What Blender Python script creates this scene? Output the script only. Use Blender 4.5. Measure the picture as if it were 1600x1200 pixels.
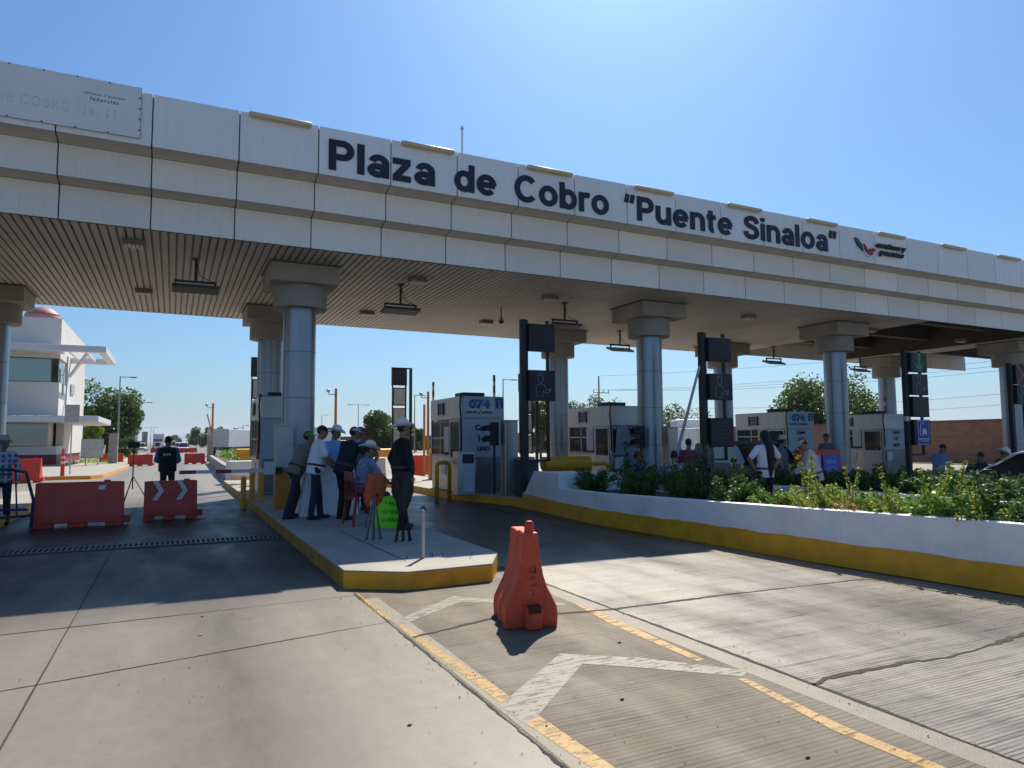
import bpy, bmesh, math, random
from mathutils import Vector, Matrix
from math import sin, cos, pi, radians
random.seed(7)
SC = bpy.context.scene
for _o in list(bpy.data.objects): bpy.data.objects.remove(_o)
# ------------------------------------------------------------ camera
FPX, YAW, PIT, ROL, CH = 1105.0, radians(25.6), radians(4.6), radians(0.38), 1.62
CF = Vector((sin(YAW)*cos(PIT), cos(YAW)*cos(PIT), sin(PIT)))
_r0 = Vector((cos(YAW), -sin(YAW), 0)); _u0 = _r0.cross(CF)
CR = _r0*cos(ROL) - _u0*sin(ROL); CU = CR.cross(CF); CC = Vector((0, 0, CH))
cam = bpy.data.objects.new('camera', bpy.data.cameras.new('camera'))
SC.collection.objects.link(cam); SC.camera = cam
cam.data.sensor_width = 36; cam.data.lens = FPX*36/1600; cam.data.clip_start = 0.05; cam.data.clip_end = 30000
m = Matrix((CR, CU, -CF)).transposed().to_4x4(); m.translation = CC; cam.matrix_world = m
# ------------------------------------------------------------ sky, sun, exposure
SUN_EL, SUN_AZ = radians(47.3), radians(35.7)      # azimuth measured from +Y towards +X
W = bpy.data.worlds.new('World'); SC.world = W; W.use_nodes = True
nt = W.node_tree; nt.nodes.clear()
sky = nt.nodes.new('ShaderNodeTexSky'); sky.sky_type = 'NISHITA'; sky.sun_disc = False
sky.sun_elevation = SUN_EL; sky.sun_rotation = SUN_AZ; sky.altitude = 50; sky.air_density = 1.25; sky.dust_density = 1.15; sky.ozone_density = 6.0
bg = nt.nodes.new('ShaderNodeBackground'); bg.inputs[1].default_value = 0.083
wo = nt.nodes.new('ShaderNodeOutputWorld'); tn = nt.nodes.new('ShaderNodeMix'); tn.data_type = 'RGBA'; tn.blend_type = 'MULTIPLY'; tn.inputs[0].default_value = 1; tn.inputs[7].default_value = (.49, .76, .97, 1)   # clear dry-air blue
nt.links.new(sky.outputs[0], tn.inputs[6]); nt.links.new(tn.outputs[2], bg.inputs[0]); nt.links.new(bg.outputs[0], wo.inputs[0])
sl = bpy.data.lights.new('sun', 'SUN'); sl.energy = 4.6; sl.angle = radians(0.5); sl.color = (1, .9, .77)
so = bpy.data.objects.new('sun', sl); SC.collection.objects.link(so)
sd = Vector((sin(SUN_AZ)*cos(SUN_EL), cos(SUN_AZ)*cos(SUN_EL), sin(SUN_EL)))
so.rotation_euler = sd.to_track_quat('Z', 'Y').to_euler(); so.location = (0, 0, 60)
vs = SC.view_settings; vs.view_transform = 'Standard'; vs.look = 'None'; vs.exposure = 0.53; vs.gamma = 1; vs.use_curve_mapping = False
# ------------------------------------------------------------ measuring helpers (pixel of the 1600x1200 photo -> point in the world)
def ray(px, py): return CF + CR*((px-800)/FPX) - CU*((py-600)/FPX)
def gz(px, py, z=0.0): r = ray(px, py); return CC + r*((z-CH)/r.z)
def gy(px, py, y): r = ray(px, py); return CC + r*(y/r.y)
def gw(px, py, w): return CC + ray(px, py)*w
# ------------------------------------------------------------ materials
MT = {}
def mat(name, col, rough=.6, metal=0., var=.12, vs_=3., bump=0., bs=40., spec=.5, stretch=None, dirt=0., dirtcol=(.05,.045,.04), trans=0., emit=None, alpha=1., coat=0., isl=0., dsc=.7):
    if name in MT: return MT[name]
    M_ = bpy.data.materials.new(name); M_.use_nodes = True; n = M_.node_tree.nodes; L = M_.node_tree.links
    b = n['Principled BSDF']; b.inputs['Roughness'].default_value = rough; b.inputs['Metallic'].default_value = metal
    b.inputs['Specular IOR Level'].default_value = spec; b.inputs['Alpha'].default_value = alpha
    b.inputs['Coat Weight'].default_value = coat; b.inputs['Transmission Weight'].default_value = trans
    tc = n.new('ShaderNodeTexCoord'); src = tc.outputs['Object']
    if stretch:
        mp = n.new('ShaderNodeMapping'); mp.inputs['Scale'].default_value = stretch; L.new(src, mp.inputs[0]); src = mp.outputs[0]
    no = n.new('ShaderNodeTexNoise'); no.inputs['Scale'].default_value = vs_; no.inputs['Detail'].default_value = 6; L.new(src, no.inputs[0])
    cr = n.new('ShaderNodeValToRGB'); e = cr.color_ramp.elements
    e[0].position = .3; e[1].position = .7
    e[0].color = (*[c*(1-var) for c in col], 1); e[1].color = (*[min(1, c*(1+var)) for c in col], 1)
    L.new(no.outputs[0], cr.inputs[0]); out = cr.outputs[0]
    if isl:
        gg = n.new('ShaderNodeNewGeometry'); hm_ = n.new('ShaderNodeHueSaturation'); mi = n.new('ShaderNodeMapRange'); mi.inputs[3].default_value = 1-isl; mi.inputs[4].default_value = 1+isl*.6; L.new(gg.outputs['Random Per Island'], mi.inputs[0]); L.new(mi.outputs[0], hm_.inputs['Value']); L.new(out, hm_.inputs['Color']); out = hm_.outputs[0]
    if dirt > 0:
        n2 = n.new('ShaderNodeTexNoise'); n2.inputs['Scale'].default_value = vs_*dsc; n2.inputs['Detail'].default_value = 9; n2.inputs['Roughness'].default_value = .7; L.new(src, n2.inputs[0])
        mr = n.new('ShaderNodeMapRange'); mr.inputs[1].default_value = .5; mr.inputs[2].default_value = .72; mr.inputs[4].default_value = dirt; L.new(n2.outputs[0], mr.inputs[0])
        mx = n.new('ShaderNodeMix'); mx.data_type = 'RGBA'; L.new(mr.outputs[0], mx.inputs[0]); L.new(out, mx.inputs[6]); mx.inputs[7].default_value = (*dirtcol, 1); out = mx.outputs[2]
    L.new(out, b.inputs['Base Color'])
    if bump > 0:
        n3 = n.new('ShaderNodeTexNoise'); n3.inputs['Scale'].default_value = bs; n3.inputs['Detail'].default_value = 5; L.new(src, n3.inputs[0])
        bp = n.new('ShaderNodeBump'); bp.inputs['Strength'].default_value = bump; bp.inputs['Distance'].default_value = .03; L.new(n3.outputs[0], bp.inputs['Height']); L.new(bp.outputs[0], b.inputs['Normal'])
    if emit: b.inputs['Emission Color'].default_value = (*emit[:3], 1); b.inputs['Emission Strength'].default_value = emit[3]
    MT[name] = M_; return M_
def shirt_mat(name, c1, c2, scale=45., kind='plaid'):
    if name in MT: return MT[name]
    M_ = mat(name, c1, .85, var=.1, vs_=8, bump=.6, bs=14); n = M_.node_tree.nodes; L = M_.node_tree.links; b = n['Principled BSDF']
    tc = n.new('ShaderNodeTexCoord'); base = b.inputs['Base Color'].links[0].from_socket
    if kind == 'plaid':
        ms = []
        for d in ('X', 'Z'):
            w = n.new('ShaderNodeTexWave'); w.bands_direction = d; w.inputs['Scale'].default_value = scale/ (20 if d == 'Z' else 20); L.new(tc.outputs['Object'], w.inputs[0]); ms.append(w.outputs[1])
        a = n.new('ShaderNodeMath'); a.operation = 'MAXIMUM'; L.new(ms[0], a.inputs[0]); L.new(ms[1], a.inputs[1]); fac = a.outputs[0]
        mr = n.new('ShaderNodeMapRange'); mr.inputs[1].default_value = .6; mr.inputs[2].default_value = .85; L.new(fac, mr.inputs[0]); fac = mr.outputs[0]
    else:
        v = n.new('ShaderNodeTexVoronoi'); v.inputs['Scale'].default_value = scale; L.new(tc.outputs['Object'], v.inputs[0])
        mr = n.new('ShaderNodeMapRange'); mr.inputs[1].default_value = .3; mr.inputs[2].default_value = .45; L.new(v.outputs[0], mr.inputs[0]); fac = mr.outputs[0]
    mx = n.new('ShaderNodeMix'); mx.data_type = 'RGBA'; L.new(fac, mx.inputs[0]); L.new(base, mx.inputs[6]); mx.inputs[7].default_value = (*c2, 1); L.new(mx.outputs[2], b.inputs['Base Color'])
    return M_
def leaf_mat(name, c1, c2):
    if name in MT: return MT[name]
    M_ = bpy.data.materials.new(name); M_.use_nodes = True; n = M_.node_tree.nodes; L = M_.node_tree.links; b = n['Principled BSDF']
    g = n.new('ShaderNodeNewGeometry'); cr = n.new('ShaderNodeValToRGB'); cr.color_ramp.elements[0].color = (*c1, 1); cr.color_ramp.elements[1].color = (*c2, 1)
    L.new(g.outputs['Random Per Island'], cr.inputs[0]); L.new(cr.outputs[0], b.inputs['Base Color']); b.inputs['Roughness'].default_value = .5
    tr = n.new('ShaderNodeBsdfTranslucent'); L.new(cr.outputs[0], tr.inputs[0]); mx = n.new('ShaderNodeMixShader'); mx.inputs[0].default_value = .38
    L.new(b.outputs[0], mx.inputs[1]); L.new(tr.outputs[0], mx.inputs[2]); L.new(mx.outputs[0], n['Material Output'].inputs[0])
    MT[name] = M_; return M_
# ------------------------------------------------------------ mesh builder
class MB:
    def __init__(s): s.v = []; s.f = []
    def add(s, vs, fs):
        o = len(s.v); s.v += [tuple(v) for v in vs]; s.f += [tuple(o+i for i in f) for f in fs]; return s
    def box(s, x0, y0, z0, x1, y1, z1):
        if x0 > x1: x0, x1 = x1, x0
        if y0 > y1: y0, y1 = y1, y0
        if z0 > z1: z0, z1 = z1, z0
        return s.add([(x0,y0,z0),(x1,y0,z0),(x1,y1,z0),(x0,y1,z0),(x0,y0,z1),(x1,y0,z1),(x1,y1,z1),(x0,y1,z1)],
              [(0,3,2,1),(4,5,6,7),(0,1,5,4),(1,2,6,5),(2,3,7,6),(3,0,4,7)])
    def cbox(s, cx, cy, cz, sx, sy, sz, M_=None):
        t = MB().box(cx-sx/2, cy-sy/2, cz-sz/2, cx+sx/2, cy+sy/2, cz+sz/2)
        return s.add([M_ @ Vector(v) for v in t.v] if M_ else t.v, t.f)
    def tube(s, pts, r, n=10, cap=True, r1=None):
        pts = [Vector(p) for p in pts]; k = len(pts); rs = [r + ((r1 if r1 is not None else r)-r)*i/max(1, k-1) for i in range(k)] if not isinstance(r, (list, tuple)) else list(r)
        vs = []; up = None
        for i, p in enumerate(pts):
            d = (pts[min(i+1, k-1)]-pts[max(i-1, 0)]).normalized()
            if up is None: up = Vector((0, 0, 1)) if abs(d.z) < .9 else Vector((0, 1, 0))
            a = d.cross(up).normalized(); b_ = a.cross(d).normalized(); up = b_
            vs += [p + (a*cos(2*pi*j/n)+b_*sin(2*pi*j/n))*rs[i] for j in range(n)]
        fs = [(i*n+j, i*n+(j+1) % n, (i+1)*n+(j+1) % n, (i+1)*n+j) for i in range(k-1) for j in range(n)]
        if cap: fs += [tuple(range(n-1, -1, -1)), tuple((k-1)*n+j for j in range(n))]
        return s.add(vs, fs)
    def prism(s, poly, z0, z1):
        n = len(poly); a = sum(poly[i][0]*poly[(i+1) % n][1]-poly[(i+1) % n][0]*poly[i][1] for i in range(n))
        if a < 0: poly = poly[::-1]
        return s.add([(x, y, z0) for x, y in poly]+[(x, y, z1) for x, y in poly],
             [tuple(range(n-1, -1, -1)), tuple(range(n, 2*n))]+[(i, (i+1) % n, n+(i+1) % n, n+i) for i in range(n)])
    def extr(s, prof, p0, p1, ax, ay):      # 2-D profile (closed) swept p0->p1, profile axes ax, ay
        p0, p1, ax, ay = map(Vector, (p0, p1, ax, ay)); n = len(prof)
        return s.add([p0+ax*a+ay*b_ for a, b_ in prof]+[p1+ax*a+ay*b_ for a, b_ in prof],
             [tuple(range(n-1, -1, -1)), tuple(range(n, 2*n))]+[(i, (i+1) % n, n+(i+1) % n, n+i) for i in range(n)])
    def sph(s, c, rx, ry=None, rz=None, n=12, m_=8, M_=None):
        ry = ry or rx; rz = rz or rx; c = Vector(c); vs = [(0, 0, rz)]
        for i in range(1, m_):
            t = pi*i/m_
            vs += [(rx*sin(t)*cos(2*pi*j/n), ry*sin(t)*sin(2*pi*j/n), rz*cos(t)) for j in range(n)]
        vs.append((0, 0, -rz)); fs = [(0, 1+j, 1+(j+1) % n) for j in range(n)]
        for i in range(m_-2): fs += [(1+i*n+j, 1+(i+1)*n+j, 1+(i+1)*n+(j+1) % n, 1+i*n+(j+1) % n) for j in range(n)]
        e = len(vs)-1; fs += [(e, 1+(m_-2)*n+(j+1) % n, 1+(m_-2)*n+j) for j in range(n)]
        return s.add([c+(M_ @ Vector(v) if M_ else Vector(v)) for v in vs], fs)
    def rings(s, R, n=16):                   # closed loft of elliptical rings (centre, axis a, axis b)
        vs = []
        for c, a, b_ in R: vs += [Vector(c)+Vector(a)*cos(2*pi*j/n)+Vector(b_)*sin(2*pi*j/n) for j in range(n)]
        k = len(R); fs = [(i*n+j, i*n+(j+1) % n, (i+1)*n+(j+1) % n, (i+1)*n+j) for i in range(k-1) for j in range(n)]
        return s.add(vs, fs+[tuple(range(n-1, -1, -1)), tuple((k-1)*n+j for j in range(n))])
    def limb(s, p0, p1, r0, r1, n=12):
        p0, p1 = Vector(p0), Vector(p1); s.sph(p0, r0, n=n, m_=8); s.sph(p1, r1, n=n, m_=8); return s.tube([p0, p1], [r0, r1], n)
    def xf(s, M_): s.v = [tuple(M_ @ Vector(v)) for v in s.v]; return s
    def mesh(s, name):
        me = bpy.data.meshes.new(name); me.from_pydata(s.v, [], s.f); me.update(); return me
    def build(s, name, m, parent=None, smooth=False, bevel=0., fix=False):
        me = s.mesh(name)
        if fix:
            bm = bmesh.new(); bm.from_mesh(me); bmesh.ops.recalc_face_normals(bm, faces=bm.faces); bm.to_mesh(me); bm.free()
        me.materials.append(m); o = bpy.data.objects.new(name, me); SC.collection.objects.link(o)
        if parent: o.parent = parent
        if smooth: me.shade_smooth()
        if smooth == 'auto':
            me.set_sharp_from_angle(angle=radians(40))
        if bevel:
            b_ = o.modifiers.new('bevel', 'BEVEL'); b_.width = bevel; b_.segments = 2; b_.limit_method = 'ANGLE'
        return o
def tag(o, label=None, cat=None, group=None, kind=None):
    if label: o['label'] = label
    if cat: o['category'] = cat
    if group: o['group'] = group
    if kind: o['kind'] = kind
    return o
def empty(name, loc=(0, 0, 0), hd=0., **k):     # hd: heading in degrees clockwise from +Y
    o = bpy.data.objects.new(name, None); SC.collection.objects.link(o); o.location = loc; o.rotation_euler = (0, 0, -radians(hd)); o.empty_display_size = .2
    return tag(o, **k) if k else o
def kids(o): return [c for c in bpy.data.objects if c.parent == o]
def copy_tree(o, parent=None):
    c = o.copy(); SC.collection.objects.link(c); c.parent = parent
    for ch in kids(o): copy_tree(ch, c)
    return c
def struct(mb, name, m, **k): o = mb.build(name, m, **k); o['kind'] = 'structure'; return o
def text(body, m, parent, loc, rot, w=None, h=None, depth=.01, bold=0., name='lettering', shear=0., spacing=1.):
    cu = bpy.data.curves.new(name, 'FONT'); cu.body = body; cu.size = 1; cu.extrude = 0; cu.offset = bold; cu.resolution_u = 3; cu.shear = shear; cu.space_character = spacing
    o = bpy.data.objects.new(name, cu); SC.collection.objects.link(o)
    dg = bpy.context.evaluated_depsgraph_get(); me = bpy.data.meshes.new_from_object(o.evaluated_get(dg)); bpy.data.objects.remove(o)
    xs = [v.co.x for v in me.vertices]; ys = [v.co.y for v in me.vertices]
    sy = h/(max(ys)-min(ys)) if h else 1; sx = w/(max(xs)-min(xs)) if w else sy
    if not h: sy = sx
    x0, y0 = min(xs), min(ys)
    for v in me.vertices: v.co.x = (v.co.x-x0)*sx; v.co.y = (v.co.y-y0)*sy
    bm = bmesh.new(); bm.from_mesh(me); g = bmesh.ops.extrude_face_region(bm, geom=bm.faces[:])
    for e in g['geom']:
        if isinstance(e, bmesh.types.BMVert): e.co.z += depth
    bmesh.ops.recalc_face_normals(bm, faces=bm.faces); bm.to_mesh(me); bm.free()
    me.materials.clear(); me.materials.append(m); me.name = name
    o = bpy.data.objects.new(name, me); SC.collection.objects.link(o); o.parent = parent; o.location = loc; o.rotation_euler = rot; return o
RF = (pi/2, 0, 0)     # text facing -Y
# common materials
concrete = mat('concrete', (.34,.325,.29), .8, var=.18, vs_=2.5, bump=.25, bs=60, dirt=.25)
white_paint = mat('white_paint', (.74,.74,.74), .55, var=.05, vs_=2, bump=.1, bs=30, dirt=.18, dirtcol=(.4,.38,.34))
yellow_paint = mat('yellow_paint', (.85,.38,.012), .5, var=.16, vs_=3.5, bump=.2, bs=30, dirt=.3, dirtcol=(.28,.16,.02))
yellow_metal = mat('yellow_metal', (.8,.38,.02), .45, var=.12, vs_=6, dirt=.35, dirtcol=(.25,.16,.03))
steel = mat('brushed_steel', (.46,.45,.43), .38, .85, var=.1, vs_=3, stretch=(6,6,.6), dirt=.25, dirtcol=(.22,.21,.2))
alu_grey = mat('grey_frame_metal', (.45,.47,.48), .45, .5, var=.06)
dark_metal = mat('dark_metal', (.03,.035,.045), .5, .2, var=.2)
black_paint = mat('black_paint', (.012,.016,.026), .5, 0, var=.2, vs_=5)
black_rubber = mat('black_rubber', (.02,.02,.02), .85)
glass_dark = mat('tinted_glass', (.03,.04,.05), .06, 0, var=.05, spec=.8, alpha=.78)
glass_clear = mat('clear_glass', (.1,.12,.13), .05, 0, var=.05, spec=.7, alpha=.3)
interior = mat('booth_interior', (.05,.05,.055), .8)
orange_plastic = mat('orange_plastic', (.72,.055,.022), .42, var=.1, vs_=2.5, bump=.08, bs=20, dirt=.2, dirtcol=(.35,.06,.04))
orange_faded = mat('faded_orange_plastic', (.72,.075,.028), .5, var=.16, vs_=5, bump=.3, bs=30, dirt=.4, dirtcol=(.66,.27,.17), dsc=5.)
red_white = None
bark = mat('bark', (.12,.09,.065), .9, bump=.5, bs=20)
# ============================================================ SETTING
def lane_mat(name, col, groove, stain_x, stain_w, rough=.55, painted_shade=None):
    M_ = bpy.data.materials.new(name); M_.use_nodes = True; n = M_.node_tree.nodes; L = M_.node_tree.links; b = n['Principled BSDF']
    def N(t, **k):
        q = n.new('ShaderNode'+t)
        for a, v in k.items(): setattr(q, a, v)
        return q
    def noise(scale, st=(1,1,1), det=8, ro=.6):
        mp = N('Mapping'); mp.inputs['Scale'].default_value = st; L.new(tc.outputs['Object'], mp.inputs[0])
        q = N('TexNoise'); q.inputs['Scale'].default_value = scale; q.inputs['Detail'].default_value = det; q.inputs['Roughness'].default_value = ro; L.new(mp.outputs[0], q.inputs[0]); return q.outputs[0]
    def mr(s, a, b_, c=0., d=1.):
        q = N('MapRange'); q.inputs[1].default_value = a; q.inputs[2].default_value = b_; q.inputs[3].default_value = c; q.inputs[4].default_value = d; L.new(s, q.inputs[0]); return q.outputs[0]
    def mth(op, a, b_=None):
        q = N('Math', operation=op)
        for i, x in enumerate((a, b_)):
            if x is None: continue
            if isinstance(x, (int, float)): q.inputs[i].default_value = x
            else: L.new(x, q.inputs[i])
        return q.outputs[0]
    def mix(f, a, b_):
        q = N('Mix', data_type='RGBA'); L.new(f, q.inputs[0])
        for i, x in ((6, a), (7, b_)):
            if isinstance(x, tuple): q.inputs[i].default_value = (*x, 1)
            else: L.new(x, q.inputs[i])
        return q.outputs[2]
    tc = N('TexCoord'); sx = N('SeparateXYZ'); L.new(tc.outputs['Object'], sx.inputs[0])
    c = mix(mr(noise(.9), .3, .7), tuple(x*.92 for x in col), tuple(x*1.08 for x in col))
    c = mix(mr(noise(9, (1,.6,1)), .35, .75), c, tuple(x*.8 for x in col))
    c = mix(mth('MULTIPLY', mr(noise(7, (.22,5,1), 8, .75), .5, .75), .35), c, tuple(x*1.3 for x in col))
    c = mix(mth('MULTIPLY', mr(noise(6, (.2,6,1), 9, .78), .52, .72), .42), c, tuple(x*.6 for x in col))
    c = mix(mr(noise(140, (1,1,1), 2), .25, .8, .0, .34), c, tuple(x*.58 for x in col))
    c = mix(mth('MULTIPLY', mr(noise(24, (.5,1.6,1), 5, .7), .5, .72), .4), c, tuple(x*.66 for x in col))
    # tyre and oil band down the lane
    for X0, Wd, amt in [(x, stain_w, a) for x, a in stain_x]:
        d = mth('ABSOLUTE', mth('SUBTRACT', sx.outputs[0], X0)); wob = mth('MULTIPLY', mth('SUBTRACT', noise(1.0, (.3,.5,1), 4), .5), .35); band = mth('POWER', mr(mth('ADD', d, wob), .05, Wd, 1, 0), .9)
        f = mth('MULTIPLY', band, mr(noise(5, (1.2,.35,1), 12, .8), .3, .7, .45, 1)); f = mth('MULTIPLY', f, amt)
        c = mix(f, c, (.07,.063,.053))
    if painted_shade:  # canopy shade painted into the paving colour, fading in and out along Y
        yb = mr(sx.outputs[1], painted_shade[0], painted_shade[1]); ye = mr(sx.outputs[1], 19.0, 26.0, 1, 0)
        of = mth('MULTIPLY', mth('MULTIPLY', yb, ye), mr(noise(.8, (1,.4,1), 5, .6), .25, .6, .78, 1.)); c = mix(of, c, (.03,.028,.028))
    blot = mth('MULTIPLY', mr(noise(4.5, (.8,1.5,1), 6, .7), .67, .76), .5); c = mix(blot, c, (.07,.065,.06))
    h = mth('MULTIPLY', noise(70, (1,1,1), 4), .25)
    if groove:
        wv = N('TexWave', bands_direction='Y'); wv.inputs['Scale'].default_value = groove; wv.inputs['Distortion'].default_value = .8; wv.inputs['Detail'].default_value = 2; wv.inputs['Detail Scale'].default_value = .6
        L.new(tc.outputs['Object'], wv.inputs[0])
        g = mr(wv.outputs[1], .0, .45, 1, 0)
        patch = mr(noise(1.5, (.3,3.6,1), 7, .7), .44, .58)
        fine = mr(noise(26, (.06,1,1), 3, .6), .5, .66)
        gf = mth('MULTIPLY', mth('MAXIMUM', g, fine), mth('ADD', mth('MULTIPLY', patch, .68), .3)); c = mix(gf, c, (.055,.047,.037))
        spk = mr(noise(38, (1,1,1), 2), .7, .76); c = mix(mth('MULTIPLY', spk, .5), c, (.6,.57,.5))
        h = mth('SUBTRACT', h, mth('MULTIPLY', g, .8))
    L.new(c, b.inputs['Base Color'])
    ro = mr(noise(2.2, (.8,.25,1)), .3, .7, rough-.1, rough+.16); L.new(ro, b.inputs['Roughness'])
    bp = N('Bump'); bp.inputs['Strength'].default_value = .35; bp.inputs['Distance'].default_value = .006; L.new(h, bp.inputs['Height']); L.new(bp.outputs[0], b.inputs['Normal'])
    return M_
def sheet(name, x0, y0, x1, y1, z, m): return struct(MB().add([(x0,y0,z),(x1,y0,z),(x1,y1,z),(x0,y1,z)], [(0,1,2,3)]), name, m)
earth = mat('dry_earth', (.2,.17,.11), .95, var=.3, vs_=.05, bump=.3, bs=3, dirt=.6, dirtcol=(.09,.11,.04))
sheet('ground', -9000, -3000, 9000, 16000, -.03, earth)
apron = lane_mat('worn_concrete', (.25,.228,.185), 0, [(-6,.2),(10.8,.3),(16,.3)], 1.2, .6, painted_shade=(7.5,11.5))
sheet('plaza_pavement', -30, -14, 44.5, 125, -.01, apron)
asph = mat('asphalt', (.16,.155,.145), .8, var=.15, vs_=.6, bump=.2, bs=40)
sheet('highway_road', -9, 125, 26, 2600, -.012, asph)
smooth_c = lane_mat('smooth_concrete', (.232,.208,.165), 0, [(.47,.95),(-2.2,.35)], .66, .52, painted_shade=(7.0,9.5))
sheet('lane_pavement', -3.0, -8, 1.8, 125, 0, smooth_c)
groove_c = lane_mat('grooved_concrete', (.175,.145,.1), 7.5, [(-99,0)], .5, .72)
sheet('gore_pavement', 1.8, -8, 3.88, 26, 0, groove_c)
groove_l = lane_mat('grooved_lane_concrete', (.315,.29,.24), 9.5, [(6.35,.8)], .6, .36, painted_shade=(7.6,10.0))
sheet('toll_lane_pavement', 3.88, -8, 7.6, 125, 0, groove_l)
# smooth strip with fine edge beside each seam
edge_c = mat('smooth_edge_concrete', (.2,.178,.135), .6, var=.14, vs_=6, bump=.15, bs=70, dirt=.3, dirtcol=(.15,.14,.12))
e = MB()
for x0, x1 in ((1.83, 1.98), (3.66, 3.85)): e.add([(x0,-8,.001),(x1,-8,.001),(x1,7.4,.001),(x0,7.4,.001)], [(0,1,2,3)])
struct(e, 'pavement_edge_strip', edge_c)
# joints and cracks: thin irregular sheets
crack_m = mat('joint_filler', (.035,.032,.028), .9, var=.3, vs_=20)
def crack(mb, pts, w, jit, z=.003, step=.07, wj=.5):
    P = []
    for a, b_ in zip(pts, pts[1:]):
        a, b_ = Vector(a), Vector(b_); k = max(1, int((b_-a).length/step))
        for i in range(k): P.append(a.lerp(b_, i/k)+Vector((random.uniform(-jit, jit), random.uniform(-jit, jit))))
    P.append(Vector(pts[-1])); vs = []; wn = 1.0
    for i, p in enumerate(P):
        d = (P[min(i+1, len(P)-1)]-P[max(i-1, 0)]).normalized(); nrm = Vector((-d.y, d.x)); wn = min(1+wj, max(1-wj*.8, wn+random.uniform(-wj, wj)*.45)); ww = w*wn/2
        vs += [(p.x+nrm.x*ww, p.y+nrm.y*ww, z), (p.x-nrm.x*ww, p.y-nrm.y*ww, z)]
    mb.add(vs, [(2*i, 2*i+1, 2*i+3, 2*i+2) for i in range(len(P)-1)])
J = MB()
crack(J, [(-.78,-2),(-.78,60)], .014, .002, step=.4, wj=.3)
for y in (3.0, 6.25, 7.75): crack(J, [(-3.0,y-.9+.12*(y<5)),(1.8,y+.12)] if y != 7.75 else [(-3,7.35),(1.8,7.62)], .012, .004, wj=.6)
for y in (15.3, 20.2, 26, 33, 42): crack(J, [(-3,y),(1.8,y)], .02, .004)
crack(J, [(1.80,-2),(1.80,7.7)], .02, .006, step=.04, wj=.9)
crack(J, [(3.87,-2),(3.87,8.4)], .036, .006, wj=.7)
crack(J, [(1.85,gz(640,997).y),(gz(760,968).x,gz(760,968).y),(3.86,gz(960,952).y),(gz(1130,930).x,gz(1130,930).y),(gz(1350,905).x,gz(1350,905).y)], .032, .009, step=.05, wj=.8)
c1 = [gz(*p) for p in ((1268,1070),(1300,1058),(1370,1045),(1420,1035),(1480,1028),(1530,1015),(1600,990),(1680,965))]
crack(J, [(p.x, p.y) for p in c1], .034, .014, step=.06, wj=.7)
crack(J, [(p.x, p.y) for p in [gz(*q) for q in ((1350,905),(1380,908),(1430,918),(1500,930),(1600,948),(1700,965))]], .022, .012, step=.06, wj=.7)
crack(J, [(4.3,11.6),(7.2,11.9)], .012, .004)
struct(J, 'pavement_joints', crack_m)
# worn painted markings
def worn(name, col, thr):
    M_ = bpy.data.materials.new(name); M_.use_nodes = True; n = M_.node_tree.nodes; L = M_.node_tree.links; b = n['Principled BSDF']
    tc = n.new('ShaderNodeTexCoord'); mp = n.new('ShaderNodeMapping'); mp.inputs['Scale'].default_value = (.7,2.6,1); L.new(tc.outputs['Object'], mp.inputs[0])
    no = n.new('ShaderNodeTexNoise'); no.inputs['Scale'].default_value = 9; no.inputs['Detail'].default_value = 10; no.inputs['Roughness'].default_value = .75; L.new(mp.outputs[0], no.inputs[0])
    mr = n.new('ShaderNodeMapRange'); mr.inputs[1].default_value = thr; mr.inputs[2].default_value = thr+.1; mr.inputs[3].default_value = 1; mr.inputs[4].default_value = .12; L.new(no.outputs[0], mr.inputs[0]); L.new(mr.outputs[0], b.inputs['Alpha'])
    n2 = n.new('ShaderNodeTexNoise'); n2.inputs['Scale'].default_value = 5; L.new(tc.outputs['Object'], n2.inputs[0])
    cr = n.new('ShaderNodeValToRGB'); cr.color_ramp.elements[0].color = (*[c*.75 for c in col], 1); cr.color_ramp.elements[1].color = (*col, 1); L.new(n2.outputs[0], cr.inputs[0]); L.new(cr.outputs[0], b.inputs['Base Color'])
    b.inputs['Roughness'].default_value = .6; return M_
ylw = worn('worn_yellow_line', (.46,.28,.07), .5); wht = worn('worn_white_line', (.26,.24,.19), .51)
def poly_px(pts, z): return [(p.x, p.y, z) for p in [gz(*q, z) for q in pts]]
L1 = MB()
L1.add(poly_px([(612,968),(632,978),(800,1090),(782,1098),(640,993)], .0025), [(0,1,2,3,4)])
L1.add(poly_px([(842,1118),(962,1200),(1020,1240),(985,1250),(925,1200),(822,1130)], .0025), [(0,1,2,3,4,5)])
L1.add(poly_px([(556,925),(575,938),(612,966),(603,968),(566,942)], .0025), [(0,1,2,3,4)])
struct(L1, 'yellow_line_marking', ylw)
L2 = MB()
L2.add(poly_px([(895,942),(915,946),(1100,1030),(1092,1034),(960,978)], .0025), [(0,1,2,3,4)])
L2.add(poly_px([(1152,1060),(1166,1060),(1320,1135),(1500,1208),(1475,1212),(1300,1140)], .0025), [(0,1,2,3,4,5)])
struct(L2, 'right_line_marking', ylw)
L3 = MB()
L3.add(poly_px([(780,1103),(875,1021),(1005,1028),(1170,1048),(1160,1057),(1000,1043),(910,1037),(826,1135)], .002), [(0,1,6,7),(1,2,5,6),(2,3,4,5)])
L3.add(poly_px([(612,972),(709,931),(770,937),(880,943),(905,938),(885,946),(790,942),(720,940),(632,975)], .002), [(0,1,7,8),(1,2,6,7),(2,3,5,6)])
struct(L3, 'chevron_marking', wht)
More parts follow.
